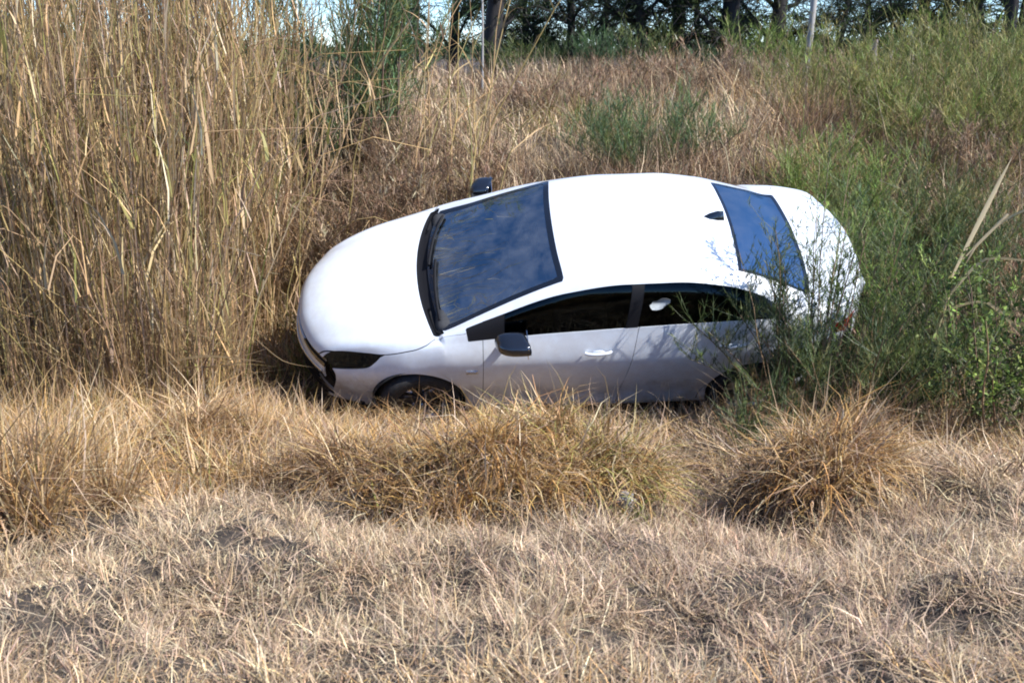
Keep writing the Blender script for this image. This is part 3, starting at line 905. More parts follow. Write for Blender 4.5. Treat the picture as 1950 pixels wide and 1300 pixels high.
# ------------------------------------------------------------------ mown dry grass of the near slope
bag = Bag()
edge = lambda X: pchip([-5, -2.0, -1.65, -1.0, -.4, .1, .6, 1.1, 1.6, 2.2, 4], [3.4, 3.5, 4.55, 4.8, 4.3, 4.05, 4.2, 4.9, 4.7, 4.9, 4.9], X) + .30 * vnoise(X, 0 * X, 1.6, 11)
tc = scatter(19000, -3.4, 3.6, 1.9, 6.4, lambda X, Y: np.clip(1 - (Y - edge(X)) * .5, 0, 1) * np.clip(.85 + .9 * vnoise(X, Y, 3.0, 21) + .9 * vnoise(X, Y, 5.5, 22), .42, 1))
b, az, ti = tufts(tc, 18, .035)
n = len(b); nt_ = len(tc)
lump = vnoise(b[:, 0], b[:, 1], 2.6, 23)
c = mixcol(n, b, PALE, GREYS, .9, 24, 2.2, -.1)
fr = np.clip(2.75 - b[:, 1], 0, .5) * 2
k = rng.random(n) < fr * .8; c[k] = pal(np.concatenate([STRAW, PALE]), n)[k] * 1.12
c *= (1 + .22 * rng.normal(0, 1, nt_))[ti][:, None].clip(.5, 1.4)
comb = (2 * pi * rng.random(nt_) + 2.2 * vnoise(tc[:, 0], tc[:, 1], 2.3, 27))[ti]
az = np.where(rng.random(n) < .65, comb + rng.normal(0, .6, n), az)
ts = (U_(.7, 1.35, nt_) * (1 + .5 * vnoise(tc[:, 0], tc[:, 1], 5.5, 22)))[ti]
L_, W_, A_, B_ = U_(.06, .16, n) * ts * (1 + .2 * lump), U_(.0022, .0060, n), np.abs(rng.normal(.95, .42, n)), rng.normal(1.0, .8, n)
for k, kk in ((b[:, 1] < 3.3, 3), (b[:, 1] >= 3.3, 2)):
    bag.add(*blades(b[k], L_[k], W_[k], az[k], A_[k], B_[k], kk, c[k], wavy=.3))
print("mown", n)
b = scatter(76000, -3.4, 3.6, 1.9, 6.6)
n = len(b)
bag.add(*blades(b, U_(.03, .085, n), U_(.0025, .0055, n), U_(0, 2 * pi, n), U_(.9, 1.5, n), rng.normal(.2, .4, n), 2, mixcol(n, b, PALE * .9, GREYS * .8, 1.2, 30, 1.5), wavy=.3))
b = scatter(9000, -3.4, 3.6, 1.9, 6.0, lambda X, Y: np.clip(.5 + vnoise(X, Y, 1.3, 28), .05, 1))
n = len(b); b[:, 2] += U_(.01, .06, n)
bag.add(*blades(b, U_(.10, .34, n), U_(.0022, .005, n), U_(0, 2 * pi, n), U_(1.1, 1.6, n), rng.normal(.1, .35, n), 4, mixcol(n, b, PALE, GREYS, 1, 29), wavy=.25))
tag(bag.build("mown_grass", M_GRASS), "short mown dry grass on the near slope, pale straw and grey", kind="stuff")

# ------------------------------------------------------------------ knee-high straw between the mown slope and the car
bag = Bag()
def dens_mid(X, Y):
    d = np.clip((Y - edge(X) + .15) * 1.8, 0, 1) * np.clip(.75 + 1.0 * vnoise(X, Y, 1.7, 31) + .6 * vnoise(X, Y, 4, 38), .08, 1)
    left = np.clip((-X - .5) / .8, 0, 1)
    hollow = np.exp(-((X - 1.02) / .38) ** 2 - ((Y - 5.8) / .9) ** 2) * 1.4
    right = np.clip((X - 1.75) / .4, 0, 1)
    return d * (.42 + .58 * left) * np.clip(1 - .6 * hollow, .1, 1) * (1 - .55 * right)
tc = scatter(4600, -4.6, 4.6, 4.0, 8.0, dens_mid, .4)
b, az, ti = tufts(tc, 22, .07)
k = foot_free(b[:, 0], b[:, 1], .0); b, az, ti = b[k], az[k], ti[k]
n = len(b); nt_ = len(tc)
left = np.clip((-b[:, 0] - .6) / .8, 0, 1)
c = mixcol(n, b, STRAW, GOLD, .8, 32, 2.2, -.1)
tcol = rng.random(nt_)[ti]
k = (tcol < .45 - .15 * left) & (rng.random(n) < .8); c[k] = pal(PALE, n)[k]
k = (tcol > .80 + .12 * left) & (rng.random(n) < .8); c[k] = pal(RUST, n)[k] * 1.2
k = rng.random(n) < .04; c[k] = pal(OLIVE, n)[k] * 1.2
near_car = np.exp(-((b[:, 0] - 0.0) / 1.9) ** 6) * np.clip((b[:, 1] - 5.9) / .6, 0, 1)
h = (U_(.14, .32, n) + .24 * left * U_(.1, 1, n) - .05 * (b[:, 0] > 1.8)) * (1 + .35 * vnoise(b[:, 0], b[:, 1], 1.8, 33)) * (1 - .38 * near_car) * U_(.7, 1.3, nt_)[ti]
bag.add(*blades(b, h, U_(.0035, .0105, n), az, np.abs(rng.normal(.5, .35, n)), rng.normal(1.0, .75, n), 4, c, wavy=.2))
# trampled litter in front of the sill and round the nose
b = scatter(40000, -3.6, 4.0, 5.0, 8.4, lambda X, Y: np.clip(.8 + .6 * vnoise(X, Y, 2.2, 36), .1, 1), .3)
n = len(b); b[:, 2] += U_(0, .05, n)
c = mixcol(n, b, STRAW, GREYS, 1.1, 37, 2.)
bag.add(*blades(b, U_(.15, .48, n), U_(.0035, .010, n), U_(0, 2 * pi, n), U_(.7, 1.5, n), rng.normal(.3, .5, n), 4, c, wavy=.3))
print("mid", n)
tag(bag.build("straw_grass", M_GRASS), "knee high dry straw grass filling the ditch before the car", kind="stuff")

# ------------------------------------------------------------------ rough bank behind the car
bag = Bag()
def bank_d(X, Y):
    return np.clip(.72 + .6 * vnoise(X, Y, .8, 41) + .35 * vnoise(X, Y, 2.4, 42), .12, 1)
for (y0, y1, N, hh, ww) in ((8.6, 12.5, 60000, .50, .0095), (12.5, 17, 48000, .60, .0125), (17, 27, 42000, .50, .019)):
    tc = scatter(N // 18, -y1 * .52, y1 * .52, y0, y1, bank_d, .5)
    b, az, ti = tufts(tc, 20, .12 + .008 * y0)
    k = foot_free(b[:, 0], b[:, 1], .0); b, az, ti = b[k], az[k], ti[k]
    n = len(b); nt_ = len(tc)
    c = mixcol(n, b, PALE, RUST, .55, 43, 2.6, -.05)
    k = rng.random(n) < np.clip(.05 + .7 * vnoise(b[:, 0], b[:, 1], .45, 44), 0, .6); c[k] = pal(STRAW, n)[k]
    k = rng.random(n) < np.clip(-.15 + .6 * vnoise(b[:, 0], b[:, 1], .5, 45), .01, .35); c[k] = pal(YELG, n)[k]
    k = rng.random(n) < np.clip((b[:, 0] - .40 * b[:, 1] + 1.4) * .4, 0, .4) * (b[:, 1] > 10.5); c[k] = pal(YELG, n)[k]
    lump = (1 + .5 * vnoise(b[:, 0], b[:, 1], .9, 46)) * U_(.65, 1.35, nt_)[ti]
    c *= np.clip(1 + .25 * rng.normal(0, 1, nt_), .45, 1.5)[ti][:, None]
    bag.add(*blades(b, hh * lump * U_(.55, 1.25, n), ww * U_(.5, 1.3, n), az, np.abs(rng.normal(.42, .34, n)), rng.normal(1.1, .8, n), 3 if y0 < 16 else 2, c, wavy=.28))
    print("bank", n)
tag(bag.build("bank_grass", M_GRASS), "rough dry grass and brown weeds covering the far bank behind the car", kind="stuff")

# ------------------------------------------------------------------ reed bed on the left
def reed_paths(b, h, K, az, lean, bend):
    t = np.linspace(0, 1, K)
    th = lean[:, None] + bend[:, None] * t[None] ** 2
    st = np.stack([np.sin(th) * np.cos(az)[:, None], np.sin(th) * np.sin(az)[:, None], np.cos(th)], -1) * (h[:, None, None] / (K - 1))
    P = np.cumsum(st, 1) - st[:, :1] + b[:, None]
    P[:, 1:, :2] += np.cumsum(rng.normal(0, .012, (len(b), K - 1, 2)), 1)
    return P
def reed_edge(Y): return -2.25
bag = Bag()
N = 5200
b = np.stack([U_(-6.2, -1.2, N), U_(7.45, 11.0, N)], -1)
thick = np.clip((reed_edge(b[:, 1]) - b[:, 0]) / .7 + .3, .0, 1) * np.clip(.75 + .8 * vnoise(b[:, 0], b[:, 1], 1.6, 51), .12, 1)
k = (rng.random(N) < thick) & in_view(b[:, 0], b[:, 1], .4) & foot_free(b[:, 0], b[:, 1], .1)
b = b[k]; n = len(b); b = np.column_stack([b, ground(b[:, 0], b[:, 1]) - .02])
h = U_(2.2, 4.2, n) * np.clip(1 - .35 * (b[:, 0] > -2.2) * rng.random(n), .4, 1)
lean = np.abs(rng.normal(.06, .08, n)) + .30 * (rng.random(n) < .09); az = .3 + 3.5 * vnoise(b[:, 0], b[:, 1], 1.2, 53) + rng.normal(0, .8, n)
P = reed_paths(b, h, 7, az, lean, rng.normal(.10, .16, n) + 1.3 * (rng.random(n) < .10))
k = ~inside_car(P, .05).any(1)
P, b, h = P[k], b[k], h[k]; n = len(P)
R = U_(.0035, .0075, n)[:, None] * np.linspace(1, .45, 7)[None]
cs = mixcol(n, b, REED, REED[3:5], .9, 52, 1.5)
k = rng.random(n) < .08; cs[k] = pal(OLIVE, n)[k]
k = rng.random(n) < .20; cs[k] = pal(GREYS, n)[k]
k = rng.random(n) < .22; cs[k] = pal(RUST * 1.2, n)[k]
bag.add(*tubes(P, R, 3, cs))
# leaf sheaths and narrow leaves along each stalk
m = 9
si = np.repeat(np.arange(n), m); ti = rng.uniform(.08, .98, n * m)
f = ti * 6; i0 = np.clip(f.astype(int), 0, 5); fr = (f - i0)[:, None]
lb = P[si, i0] * (1 - fr) + P[si, i0 + 1] * fr
nl = len(lb)
cl = pal(REED, nl); k = rng.random(nl) < .12; cl[k] = pal(OLIVE, nl)[k]; k = rng.random(nl) < .2; cl[k] = pal(PALE, nl)[k]
bag.add(*blades(lb, U_(.25, .75, nl), U_(.005, .013, nl) * (1 + 1.2 * (rng.random(nl) < .12)), U_(0, 2 * pi, nl), np.abs(rng.normal(.22, .2, nl)), rng.normal(.5, .7, nl), 3, cl, wavy=.12))
# upright grass between the stalks
b2 = b[rng.choice(n, 15000)] + np.column_stack([rng.normal(0, .08, (15000, 2)), np.zeros(15000)])
b2[:, 2] = ground(b2[:, 0], b2[:, 1]); n2 = len(b2)
c2 = pal(REED, n2); k = rng.random(n2) < .3; c2[k] = pal(RUST, n2)[k]
bag.add(*blades(b2, U_(.35, 1.7, n2), U_(.004, .009, n2), U_(0, 2 * pi, n2), np.abs(rng.normal(.12, .12, n2)), rng.normal(.45, .5, n2), 4, c2, wavy=.1))
b3 = b[rng.choice(n, 9000)] + np.column_stack([rng.normal(0, .15, (9000, 2)), np.zeros(9000)])
b3[:, 2] = ground(b3[:, 0], b3[:, 1]) + U_(0, 1.1, 9000) ** 1.6
c3 = pal(np.concatenate([REED, PALE, RUST]), 9000)
bag.add(*blades(b3, U_(.2, .7, 9000), U_(.003, .008, 9000), U_(0, 2 * pi, 9000), U_(.4, 1.7, 9000), rng.normal(.4, .6, 9000), 4, c3, wavy=.2))
print("reeds", n)
tag(bag.build("reed_bed", M_GRASS), "tall dense stand of dry straw coloured reeds on the left", kind="stuff")

# single stalks that stand out at the right fringe of the reeds
def reed_stalk(base, h, az, lean, bend, label, group, leaves=7, rad=.008, name="reed_stalk", colp=REED, K=9):
    root = empty(name, base, label, "reed", group)
    P = reed_paths(base[None], np.array([h]), K, np.array([az]), np.array([lean]), np.array([bend]))
    c = pal(colp, 1)
    bg_ = Bag(); bg_.add(*tubes(P, rad * np.linspace(1, .45, K)[None], 5, c)); bg_.build("stem", M_GRASS, root, True)
    t = rng.uniform(.2, 1, leaves) * (K - 1); i0 = np.clip(t.astype(int), 0, K - 2); fr = (t - i0)[:, None]
    lb = P[0, i0] * (1 - fr) + P[0, i0 + 1] * fr
    g = Bag(); g.add(*blades(lb, U_(.25, .7, leaves), U_(.009, .02, leaves), U_(0, 2 * pi, leaves), U_(.25, .9, leaves), U_(.6, 2.0, leaves), 6, pal(colp, leaves), cull=True, wavy=.08))
    if g.n: g.build("leaves", M_GRASS, root)
    return root
LBL = "single dry reed stalk standing loose at the right fringe of the reed bed"
for i in range(46):
    px = rng.uniform(480, 930); Y = rng.uniform(8.6, 11.6)
    if px > 620 and rng.random() < .4: px = rng.uniform(760, 930)
    X = (px - 975) / 2000 * Y
    base = np.array([X, Y, float(ground(X, Y))])
    if not foot_free(np.array([X]), np.array([Y]), .15)[0]: continue
    reed_stalk(base, rng.uniform(1.3, 3.4), rng.normal(.3, 1.3), abs(rng.normal(.14, .16)), rng.normal(.25, .5), LBL, "loose reed stalks beside the reed bed", leaves=rng.integers(3, 8), rad=rng.uniform(.005, .010))
# ------------------------------------------------------------------ tussocks
def gpt(px, Y, dz=0.0):
    """ground point at distance Y under photograph column px"""
    X = 0.0
    for _ in range(4):
        z = float(ground(X, Y))
        X = (px - 975) / FPX * (cos(PITCH) * Y + sin(PITCH) * (1.65 - z))
    return np.array([X, Y, float(ground(X, Y)) + dz])

def tussock(px, Y, r, N, length, P, label, lean=(.25, .9), curve=(.8, 2.3), wd=(.004, .0105), squash=1.0, olive=0.0, az0=None):
    N = int(N * .7)
    c0 = gpt(px, Y)
    root = empty("grass_tussock", c0, label, "tussock", "arching dry grass tussocks before the car")
    ns = 24
    sa = U_(0, 2 * pi, ns); sq = np.sqrt(U_(0, 1, ns)) * r * .95; si = rng.integers(0, ns, N)
    a = U_(0, 2 * pi, N); q = np.abs(rng.normal(0, .5, N)) * r * .26
    ox = sq[si] * np.cos(sa[si]) + q * np.cos(a); oy = (sq[si] * np.sin(sa[si]) + q * np.sin(a)) * squash
    b = np.stack([c0[0] + ox, c0[1] + oy, 0 * q], 1)
    b[:, 2] = ground(b[:, 0], b[:, 1]) + .05 * (1 - np.hypot(ox, oy) / r)
    q = np.hypot(ox, oy); a2 = np.arctan2(oy, ox)
    lock = vnoise(a2 * 2.2, q * 8, 1.0, 61) + .6 * rng.normal(0, 1, ns)[si]
    comb = -pi / 2 + rng.normal(0, .7, ns)[si] + .5 * np.cos(a2)
    az = np.where(rng.random(N) < .18, a2, np.where(rng.random(N) < .5, comb, a)) + rng.normal(0, .7, N)
    if az0 is not None:
        k = rng.random(N) < .45; az[k] = az0 + rng.normal(0, .6, k.sum())
    c = mixcol(N, np.column_stack([a, q * 8]), P, P[::-1], 1.4, 62, 2)
    k = rng.random(N) < .22; c[k] = pal(PALE, N)[k]
    k = rng.random(N) < .2; c[k] = pal(RUST, N)[k]
    k = rng.random(N) < olive; c[k] = pal(OLIVE, N)[k] * 1.2
    bg_ = Bag()
    bg_.add(*blades(b, length * U_(.35, 1.25, N) * (1 + .3 * lock).clip(.4, 1.8), U_(*wd, N), az, U_(*lean, N) * U_(.3, 1.1, N) + .35 * np.clip(q / r, 0, 1.3) + .7 * (rng.random(N) < .22), U_(*curve, N) * .8 + .5 * lock + rng.normal(0, .6, N), 4, c, wavy=.22))
    bg_.build("blades", M_GRASS, root)
    return root
tussock(925, 4.75, .50, 4600, .36, GOLD, "wide golden brown grass tussock below the front door, blades hanging down")
tussock(1120, 4.95, .38, 3200, .36, np.concatenate([GOLD, STRAW]), "rounded grass tussock with a green tinged top, middle one of the slope", olive=.22)
tussock(1555, 5.0, .38, 4200, .40, np.concatenate([GOLD[:3], STRAW]), "bright golden grass tussock standing alone below the rear wheel")
tussock(700, 5.1, .36, 2800, .38, np.concatenate([GOLD, RUST]), "small brown tussock just left of the widest golden tussock")
tussock(55, 4.25, .42, 3000, .55, STRAW, "pale straw tussock at the lower left edge of the reeds", lean=(.1, .5), curve=(.3, 1.3))
tussock(330, 5.9, .40, 2800, .50, STRAW, "loose straw tussock in front of the reeds, blades leaning every way", lean=(.2, .7))
tussock(1720, 5.35, .30, 1500, .34, PALE, "short pale tussock at the foot of the leafy green shrub", wd=(.003, .006))
tussock(1890, 5.0, .30, 1400, .32, PALE, "ragged pale tussock at the right end of the mown slope")
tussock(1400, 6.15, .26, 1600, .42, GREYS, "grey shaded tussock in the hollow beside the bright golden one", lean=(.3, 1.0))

# ------------------------------------------------------------------ shrubs
def shrub(name, base, label, cat, group, stems, height, spread, P, leaf=(.03, .06), lw=(.003, .006), twigs=14, leaves=12, az0=None, azs=pi,
          lean=(.05, .7), bend=(-.1, .4), twl=(.15, .4), stemcol=None, t0=.2, broad=False, srad=.008, cullcar=True, droop=0.0, leafm=None):
    root = empty(name, base, label, cat, group)
    K = 8
    a0 = U_(0, 2 * pi, stems) if az0 is None else az0 + U_(-azs, azs, stems)
    rr = np.sqrt(U_(0, 1, stems)) * spread
    b = base[None] + np.column_stack([rr * np.cos(a0 + rng.normal(0, .5, stems)), rr * np.sin(a0 + rng.normal(0, .5, stems)), np.zeros(stems)])
    b[:, 2] = ground(b[:, 0], b[:, 1]) - .03
    Pth = reed_paths(b, height * U_(.55, 1.05, stems), K, a0, U_(*lean, stems), U_(*bend, stems))
    if cullcar:
        k = ~inside_car(Pth[:, 1:], .01).any(1)
        Pth = Pth[k]; a0 = a0[k]; stems = len(Pth)
    sc = pal(RUST * .8 if stemcol is None else stemcol, stems)
    bs = Bag(); bs.add(*tubes(Pth, U_(.7, 1.3, stems)[:, None] * srad * np.linspace(1, .3, K)[None], 4, sc))
    nt_ = stems * twigs
    si = np.repeat(np.arange(stems), twigs); t = U_(t0, 1.0, nt_) ** .9 * (K - 1)
    i0 = np.clip(t.astype(int), 0, K - 2); fr = (t - i0)[:, None]
    tb = Pth[si, i0] * (1 - fr) + Pth[si, i0 + 1] * fr
    ta = U_(0, 2 * pi, nt_)
    TP = reed_paths(tb, U_(*twl, nt_), 5, ta, U_(.35, 1.15, nt_) + droop, U_(-.6, .2, nt_) + droop)
    # twigs start on their stem
    TP += (tb - TP[:, 0])[:, None]
    if cullcar:
        k = ~inside_car(TP, .0).any(1); TP = TP[k]; nt_ = len(TP)
    bs.add(*tubes(TP[:, ::2], np.full((nt_, 1), srad * .32) * np.linspace(1, .5, 3)[None], 3, pal(P[:2] * .8 if stemcol is None else stemcol, nt_)))
    nl = nt_ * leaves
    ti = np.repeat(np.arange(nt_), leaves); u = U_(.05, 1, nl) * 4
    j = np.clip(u.astype(int), 0, 3); fr = (u - j)[:, None]
    lb = TP[ti, j] * (1 - fr) + TP[ti, j + 1] * fr
    d = TP[ti, j + 1] - TP[ti, j]; d /= np.linalg.norm(d, axis=1, keepdims=True) + 1e-9
    d = d + rng.normal(0, .55 if not broad else .9, (nl, 3)); d[:, 2] -= droop * .6
    d /= np.linalg.norm(d, axis=1, keepdims=True)
    tw = pal(P, nt_)[ti] * (1 + rng.normal(0, .12, (nl, 1)))
    tw = np.clip(tw, .01, .6)
    bl = Bag()
    bl.add(*blades(lb, U_(*leaf, nl), U_(*lw, nl), np.arctan2(d[:, 1], d[:, 0]), np.arccos(np.clip(d[:, 2], -1, 1)), rng.normal(.1, .3, nl), 2 if not broad else 3, tw,
                   twist=U_(0, 2 * pi, nl) if broad else None, peak=1.0 if broad else 0, cull=cullcar))
    bs.build("stems", M_STEM, root, True)
    bl.build("foliage", M_LEAF, root)
    return root

def gp(X, Y): return np.array([X, Y, float(ground(X, Y))])
# feathery growth round the tail of the car
FG = "feathery green shrubs round the car"
FE = dict(leaf=(.04, .085), lw=(.0032, .0058), twigs=30, leaves=19)
shrub("feathery_shrub", gp(3.0, 9.7), "bright green feathery shrub rising behind the boot of the car", "shrub", FG, 34, 1.15, .42, np.concatenate([FRESH, FRESH, YELG]), lean=(.02, .42), bend=(-.1, .35), twl=(.15, .35), **FE)
shrub("feathery_shrub", gp(3.35, 8.5), "dense dark green feathery shrub close behind the tail of the car", "shrub", FG, 46, 1.50, .50, np.concatenate([GREEN, BLUEG, GREEN]), lean=(.02, .70), bend=(-.1, .5), twl=(.15, .42), **FE)
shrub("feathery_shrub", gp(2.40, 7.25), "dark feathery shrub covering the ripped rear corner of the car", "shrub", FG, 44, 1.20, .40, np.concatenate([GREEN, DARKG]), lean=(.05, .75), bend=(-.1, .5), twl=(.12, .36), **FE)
shrub("feathery_shrub", gp(3.9, 9.6), "mid green feathery shrub between the tail of the car and the dry pale stalk", "shrub", FG, 30, 1.1, .5, np.concatenate([GREEN, YELG]), lean=(.05, .6), **FE)
SP = dict(leaf=(.03, .065), lw=(.004, .007), twl=(.12, .34), t0=.55, srad=.0065)
shrub("thin_sapling", gp(1.98, 7.12), "thin open sapling before the rear wheel, sprays crossing the rear side window", "sapling", None, 9, 1.50, .07, np.concatenate([GREEN, DARKG]), twigs=18, leaves=14, az0=2.6, azs=1.2, lean=(.0, .26), bend=(.0, .25), **SP)
shrub("thin_sapling", gp(2.12, 7.05), "tallest thin sapling, airy green sprays across the rear window", "sapling", None, 13, 2.15, .10, np.concatenate([FRESH, GREEN]), twigs=20, leaves=15, az0=.3, azs=1.6, lean=(.0, .22), bend=(.0, .25), **SP)
shrub("thin_sapling", gp(2.42, 7.12), "thin sapling leaning right in front of the boot lid, light green sprays", "sapling", None, 12, 1.70, .10, np.concatenate([GREEN, FRESH]), twigs=20, leaves=15, az0=.2, azs=1.4, lean=(.0, .30), bend=(.0, .3), **SP)
for (px, Y, N, L, lab) in ((1500, 6.9, 500, .55, "upright brown dry grass under the thin saplings"), (1640, 6.6, 700, .60, "upright brown dry grass in front of the dark feathery shrub"), (1770, 6.7, 500, .55, "upright brown dry grass left of the leafy green shrub"), (1560, 10.6, 500, .8, "dry stalks standing beside the bright feathery shrub")):
    t_ = tussock(px, Y, .34, N, L, np.concatenate([RUST * 1.25, GOLD]), lab, lean=(.05, .35), curve=(.1, .9), wd=(.003, .006))
    t_["group"] = "upright dry grass beside the green shrubs"; t_["category"] = "dry grass"; t_.name = "dry_grass_clump"
# leafy shrub at the lower right
shrub("leafy_shrub", gp(3.62, 7.2), "leafy green shrub with small rounded leaves at the right edge", "shrub", None, 48, 1.45, .48, np.concatenate([GREEN, FRESH, FRESH]), (.028, .05), (.014, .026), 20, 9, lean=(.05, .75), bend=(-.1, .4), broad=True, twl=(.15, .35))
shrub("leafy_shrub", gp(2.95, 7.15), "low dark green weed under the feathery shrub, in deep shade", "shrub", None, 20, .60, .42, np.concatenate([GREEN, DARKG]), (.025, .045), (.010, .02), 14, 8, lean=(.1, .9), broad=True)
shrub("leafy_shrub", gp(1.62, 6.25), "small dark green weed just behind the bright golden tussock", "weed", None, 9, .50, .12, np.concatenate([GREEN, DARKG]), (.03, .06), (.005, .010), 12, 10, lean=(.05, .5))
# bank behind
shrub("feathery_shrub", gp(1.50, 11.6), "low domed blue green shrub on the bank above the middle of the roof", "shrub", None, 44, 1.0, .42, np.concatenate([BLUEG, GREEN, GREEN]) * 1.25, (.05, .10), (.004, .007), 22, 13, az0=None, lean=(.2, 1.0), bend=(-.2, .4))
for (X, Y, hh, lab) in ((5.0, 11.8, .9, "low yellow green shrub at the foot of its patch on the bank"), (6.1, 12.4, .95, "low yellow green shrub at the lower right of its patch on the bank"), (5.3, 13.2, 1.25, "yellow green broom like shrub on the bank, nearest of its patch"), (6.6, 14.6, 1.35, "yellow green broom like shrub at the right end of its patch on the bank"),
                        (5.2, 15.6, 1.3, "tall yellow green shrub at the back of the patch on the bank"), (4.4, 14.3, 1.0, "small mid green shrub at the left end of the patch on the bank"), (7.4, 17.0, 1.3, "yellow green shrub below the many stemmed tree on the right")):
    shrub("broom_shrub", gp(X, Y), lab, "shrub", "yellow green shrubs on the bank", 44, hh, .95, np.concatenate([YELG, FRESH[:2], GREEN[:2]]), (.07, .16), (.005, .009), 15, 10, lean=(.0, .5), bend=(-.1, .5), twl=(.2, .45))
WEED = [(-2.0, 10.0, .95, "tangled rust brown weeds between the reeds and the hood"), (-1.35, 10.3, .95, "tangled grey brown weeds behind the windscreen base"), (-.75, 10.7, .85, "low brown weeds behind the far wing mirror"),
        (-1.9, 12.0, .9, "brown dead weeds higher on the bank beyond the hood"), (3.1, 17.5, .9, "rounded rusty dead bush on the upper bank, right of the domed green shrub"), (2.2, 19.0, .9, "rounded rusty dead bush just below the close pair of trees"),
        (4.9, 11.2, .6, "purplish brown dead weeds right of the bright feathery shrub"), (5.1, 19.5, .9, "pinkish brown dead bush below the weathered posts"), (.6, 14.0, .6, "grey brown dead weeds in the middle of the bank")]
for (X, Y, hh, lab) in WEED:
    shrub("dead_weeds", gp(X, Y), lab, "dead bush", "brown dead bushes on the bank", 34, hh, .45 + .012 * Y, np.concatenate([RUST, RUST * .8, PALE[2:5] * .8]), (.05, .14), (.004 + .0002 * Y, .010 + .0003 * Y), 16, 9, lean=(.05, .9), bend=(-.1, .9), twl=(.12, .35), stemcol=RUST)
# sapling behind the reeds
shrub("willowy_tree", gp(-2.1, 12.2), "willowy green young tree standing behind the loose reeds", "tree", None, 60, 3.4, .95, np.concatenate([BLUEG, GREEN, GREEN]) * 1.4, (.10, .22), (.007, .013), 30, 10, lean=(.0, .26), bend=(.0, .4), twl=(.3, .7), srad=.014, t0=.15)
# fresh green tufts in the dead grass
for (px, Y, N, L, lab) in ((175, 7.3, 900, .42, "fresh green grass tuft at the foot of the reeds"), (1215, 4.5, 110, .16, "small yellow green tuft beside the grey stone"), (590, 8.6, 700, .35, "dark green weeds beside the nose of the car")):
    t_ = tussock(px, Y, .28 if N > 200 else .10, N, L, np.concatenate([FRESH * 1.1, YELG]), lab, lean=(.1, .7), curve=(.3, 1.4), wd=(.004, .009))
    t_["group"] = "fresh green tufts in the dead grass"; t_["category"] = "grass tuft"; t_.name = "green_tuft"

# ------------------------------------------------------------------ trees along the skyline
def tree(px, Y, r, H, label, lean=0.0, forks=1, P=DARKG, leaves=7000, low=2.0, barkm=None, group="trees along the skyline", crown_r=2.6, name="tree", limb=12):
    base = gpt(px, Y); base[2] -= .1; r *= .8
    root = empty(name, base, label, "tree", group)
    K = 12
    Pts, Rad, LP, LR = [], [], [], []
    for f in range(forks):
        az = f * 2.2 + rng.uniform(0, 1) if forks > 1 else (0 if lean >= 0 else pi)
        ln = (abs(lean) if forks == 1 else .10 + .22 * rng.random())
        p = reed_paths(np.zeros((1, 3)) + [[.10 * forks * cos(az) * (forks > 1), .1 * forks * sin(az) * (forks > 1), 0]], np.array([H]), K, np.array([az]), np.array([ln]), np.array([rng.normal(0, .15)]))[0]
        p[1:, :2] += np.cumsum(rng.normal(0, .05, (K - 1, 2)), 0)
        rad = r / math.sqrt(forks) * np.linspace(1.0, .25, K) * (1 + .5 * np.exp(-np.arange(K) * 1.6))
        Pts.append(p); Rad.append(rad)
        for q in range(limb // forks):
            i = rng.integers(1, 4) if rng.random() < .6 else rng.integers(4, K - 1)
            a = rng.uniform(0, 2 * pi)
            l = rng.uniform(.9, crown_r) * (1.1 - .4 * i / K)
            lp = reed_paths(p[i][None], np.array([l]), 8, np.array([a]), np.array([rng.uniform(.7, 1.25)]), np.array([rng.uniform(-.5, 1.0)]))[0]
            lp[1:] += np.cumsum(rng.normal(0, .04, (7, 3)), 0)
            LP.append(lp); LR.append(np.linspace(rad[i] * .42, .012, 8))
    v, f, _ = tubes(np.array(Pts), np.array(Rad), 8)
    make("trunk", v, f, barkm or M_BARK, root)
    v, f, _ = tubes(np.array(LP), np.array(LR), 5)
    tag(make("limbs", v, f, barkm or M_BARK, root), kind="stuff")
    LP = np.array(LP)
    # leaf sprays on twigs round the limbs, some hanging down to head height
    leaves = int(leaves * 1.2)
    m = leaves // 14
    li = rng.integers(0, len(LP), m); t = U_(.25, 1, m) * 7; i0 = np.clip(t.astype(int), 0, 6); fr = (t - i0)[:, None]
    tb = LP[li, i0] * (1 - fr) + LP[li, i0 + 1] * fr
    TP = reed_paths(tb, U_(.35, 1.2, m), 5, U_(0, 2 * pi, m), U_(.6, 1.7, m), U_(.2, 1.4, m))
    v, f, _ = tubes(TP[::2, ::2], np.full((len(TP[::2]), 1), .011) * np.ones((1, 3)), 3)
    tag(make("twigs", v, f, barkm or M_BARK, root), kind="stuff")
    nl = m * 14
    ti = np.repeat(np.arange(m), 14); u = U_(.1, 1, nl) * 4; j = np.clip(u.astype(int), 0, 3); fr = (u - j)[:, None]
    lb = TP[ti, j] * (1 - fr) + TP[ti, j + 1] * fr + rng.normal(0, .05, (nl, 3))
    cc = pal(P, m)[ti]
    g = Bag(); g.add(*blades(lb, U_(.08, .20, nl), U_(.018, .045, nl), U_(0, 2 * pi, nl), U_(.8, 2.6, nl), rng.normal(.2, .3, nl), 1, cc * .75, twist=U_(0, 2 * pi, nl), cull=False))
    V = np.concatenate(g.V); V[:, 2] = np.maximum(V[:, 2], .05)
    make("crown", V, np.concatenate(g.F), M_LEAF, root, col=np.concatenate(g.C), smooth=False)
    return root
tree(936, 25, .27, 9.5, "tree with the thick straight dark trunk next to the thin pale pole", .02)
tree(1085, 30, .15, 8, "thin dark tree with low hanging foliage, between two straight trunks", .05, leaves=11000, P=np.concatenate([DARKG, BLUEG * .6]), limb=20)
tree(1006, 31, .16, 7.5, "dense dark low branched tree just right of the thick straight trunk", -.04, leaves=12000, limb=22)
tree(1222, 27, .16, 9, "slim dark tree, left one of a close pair of trunks", -.05)
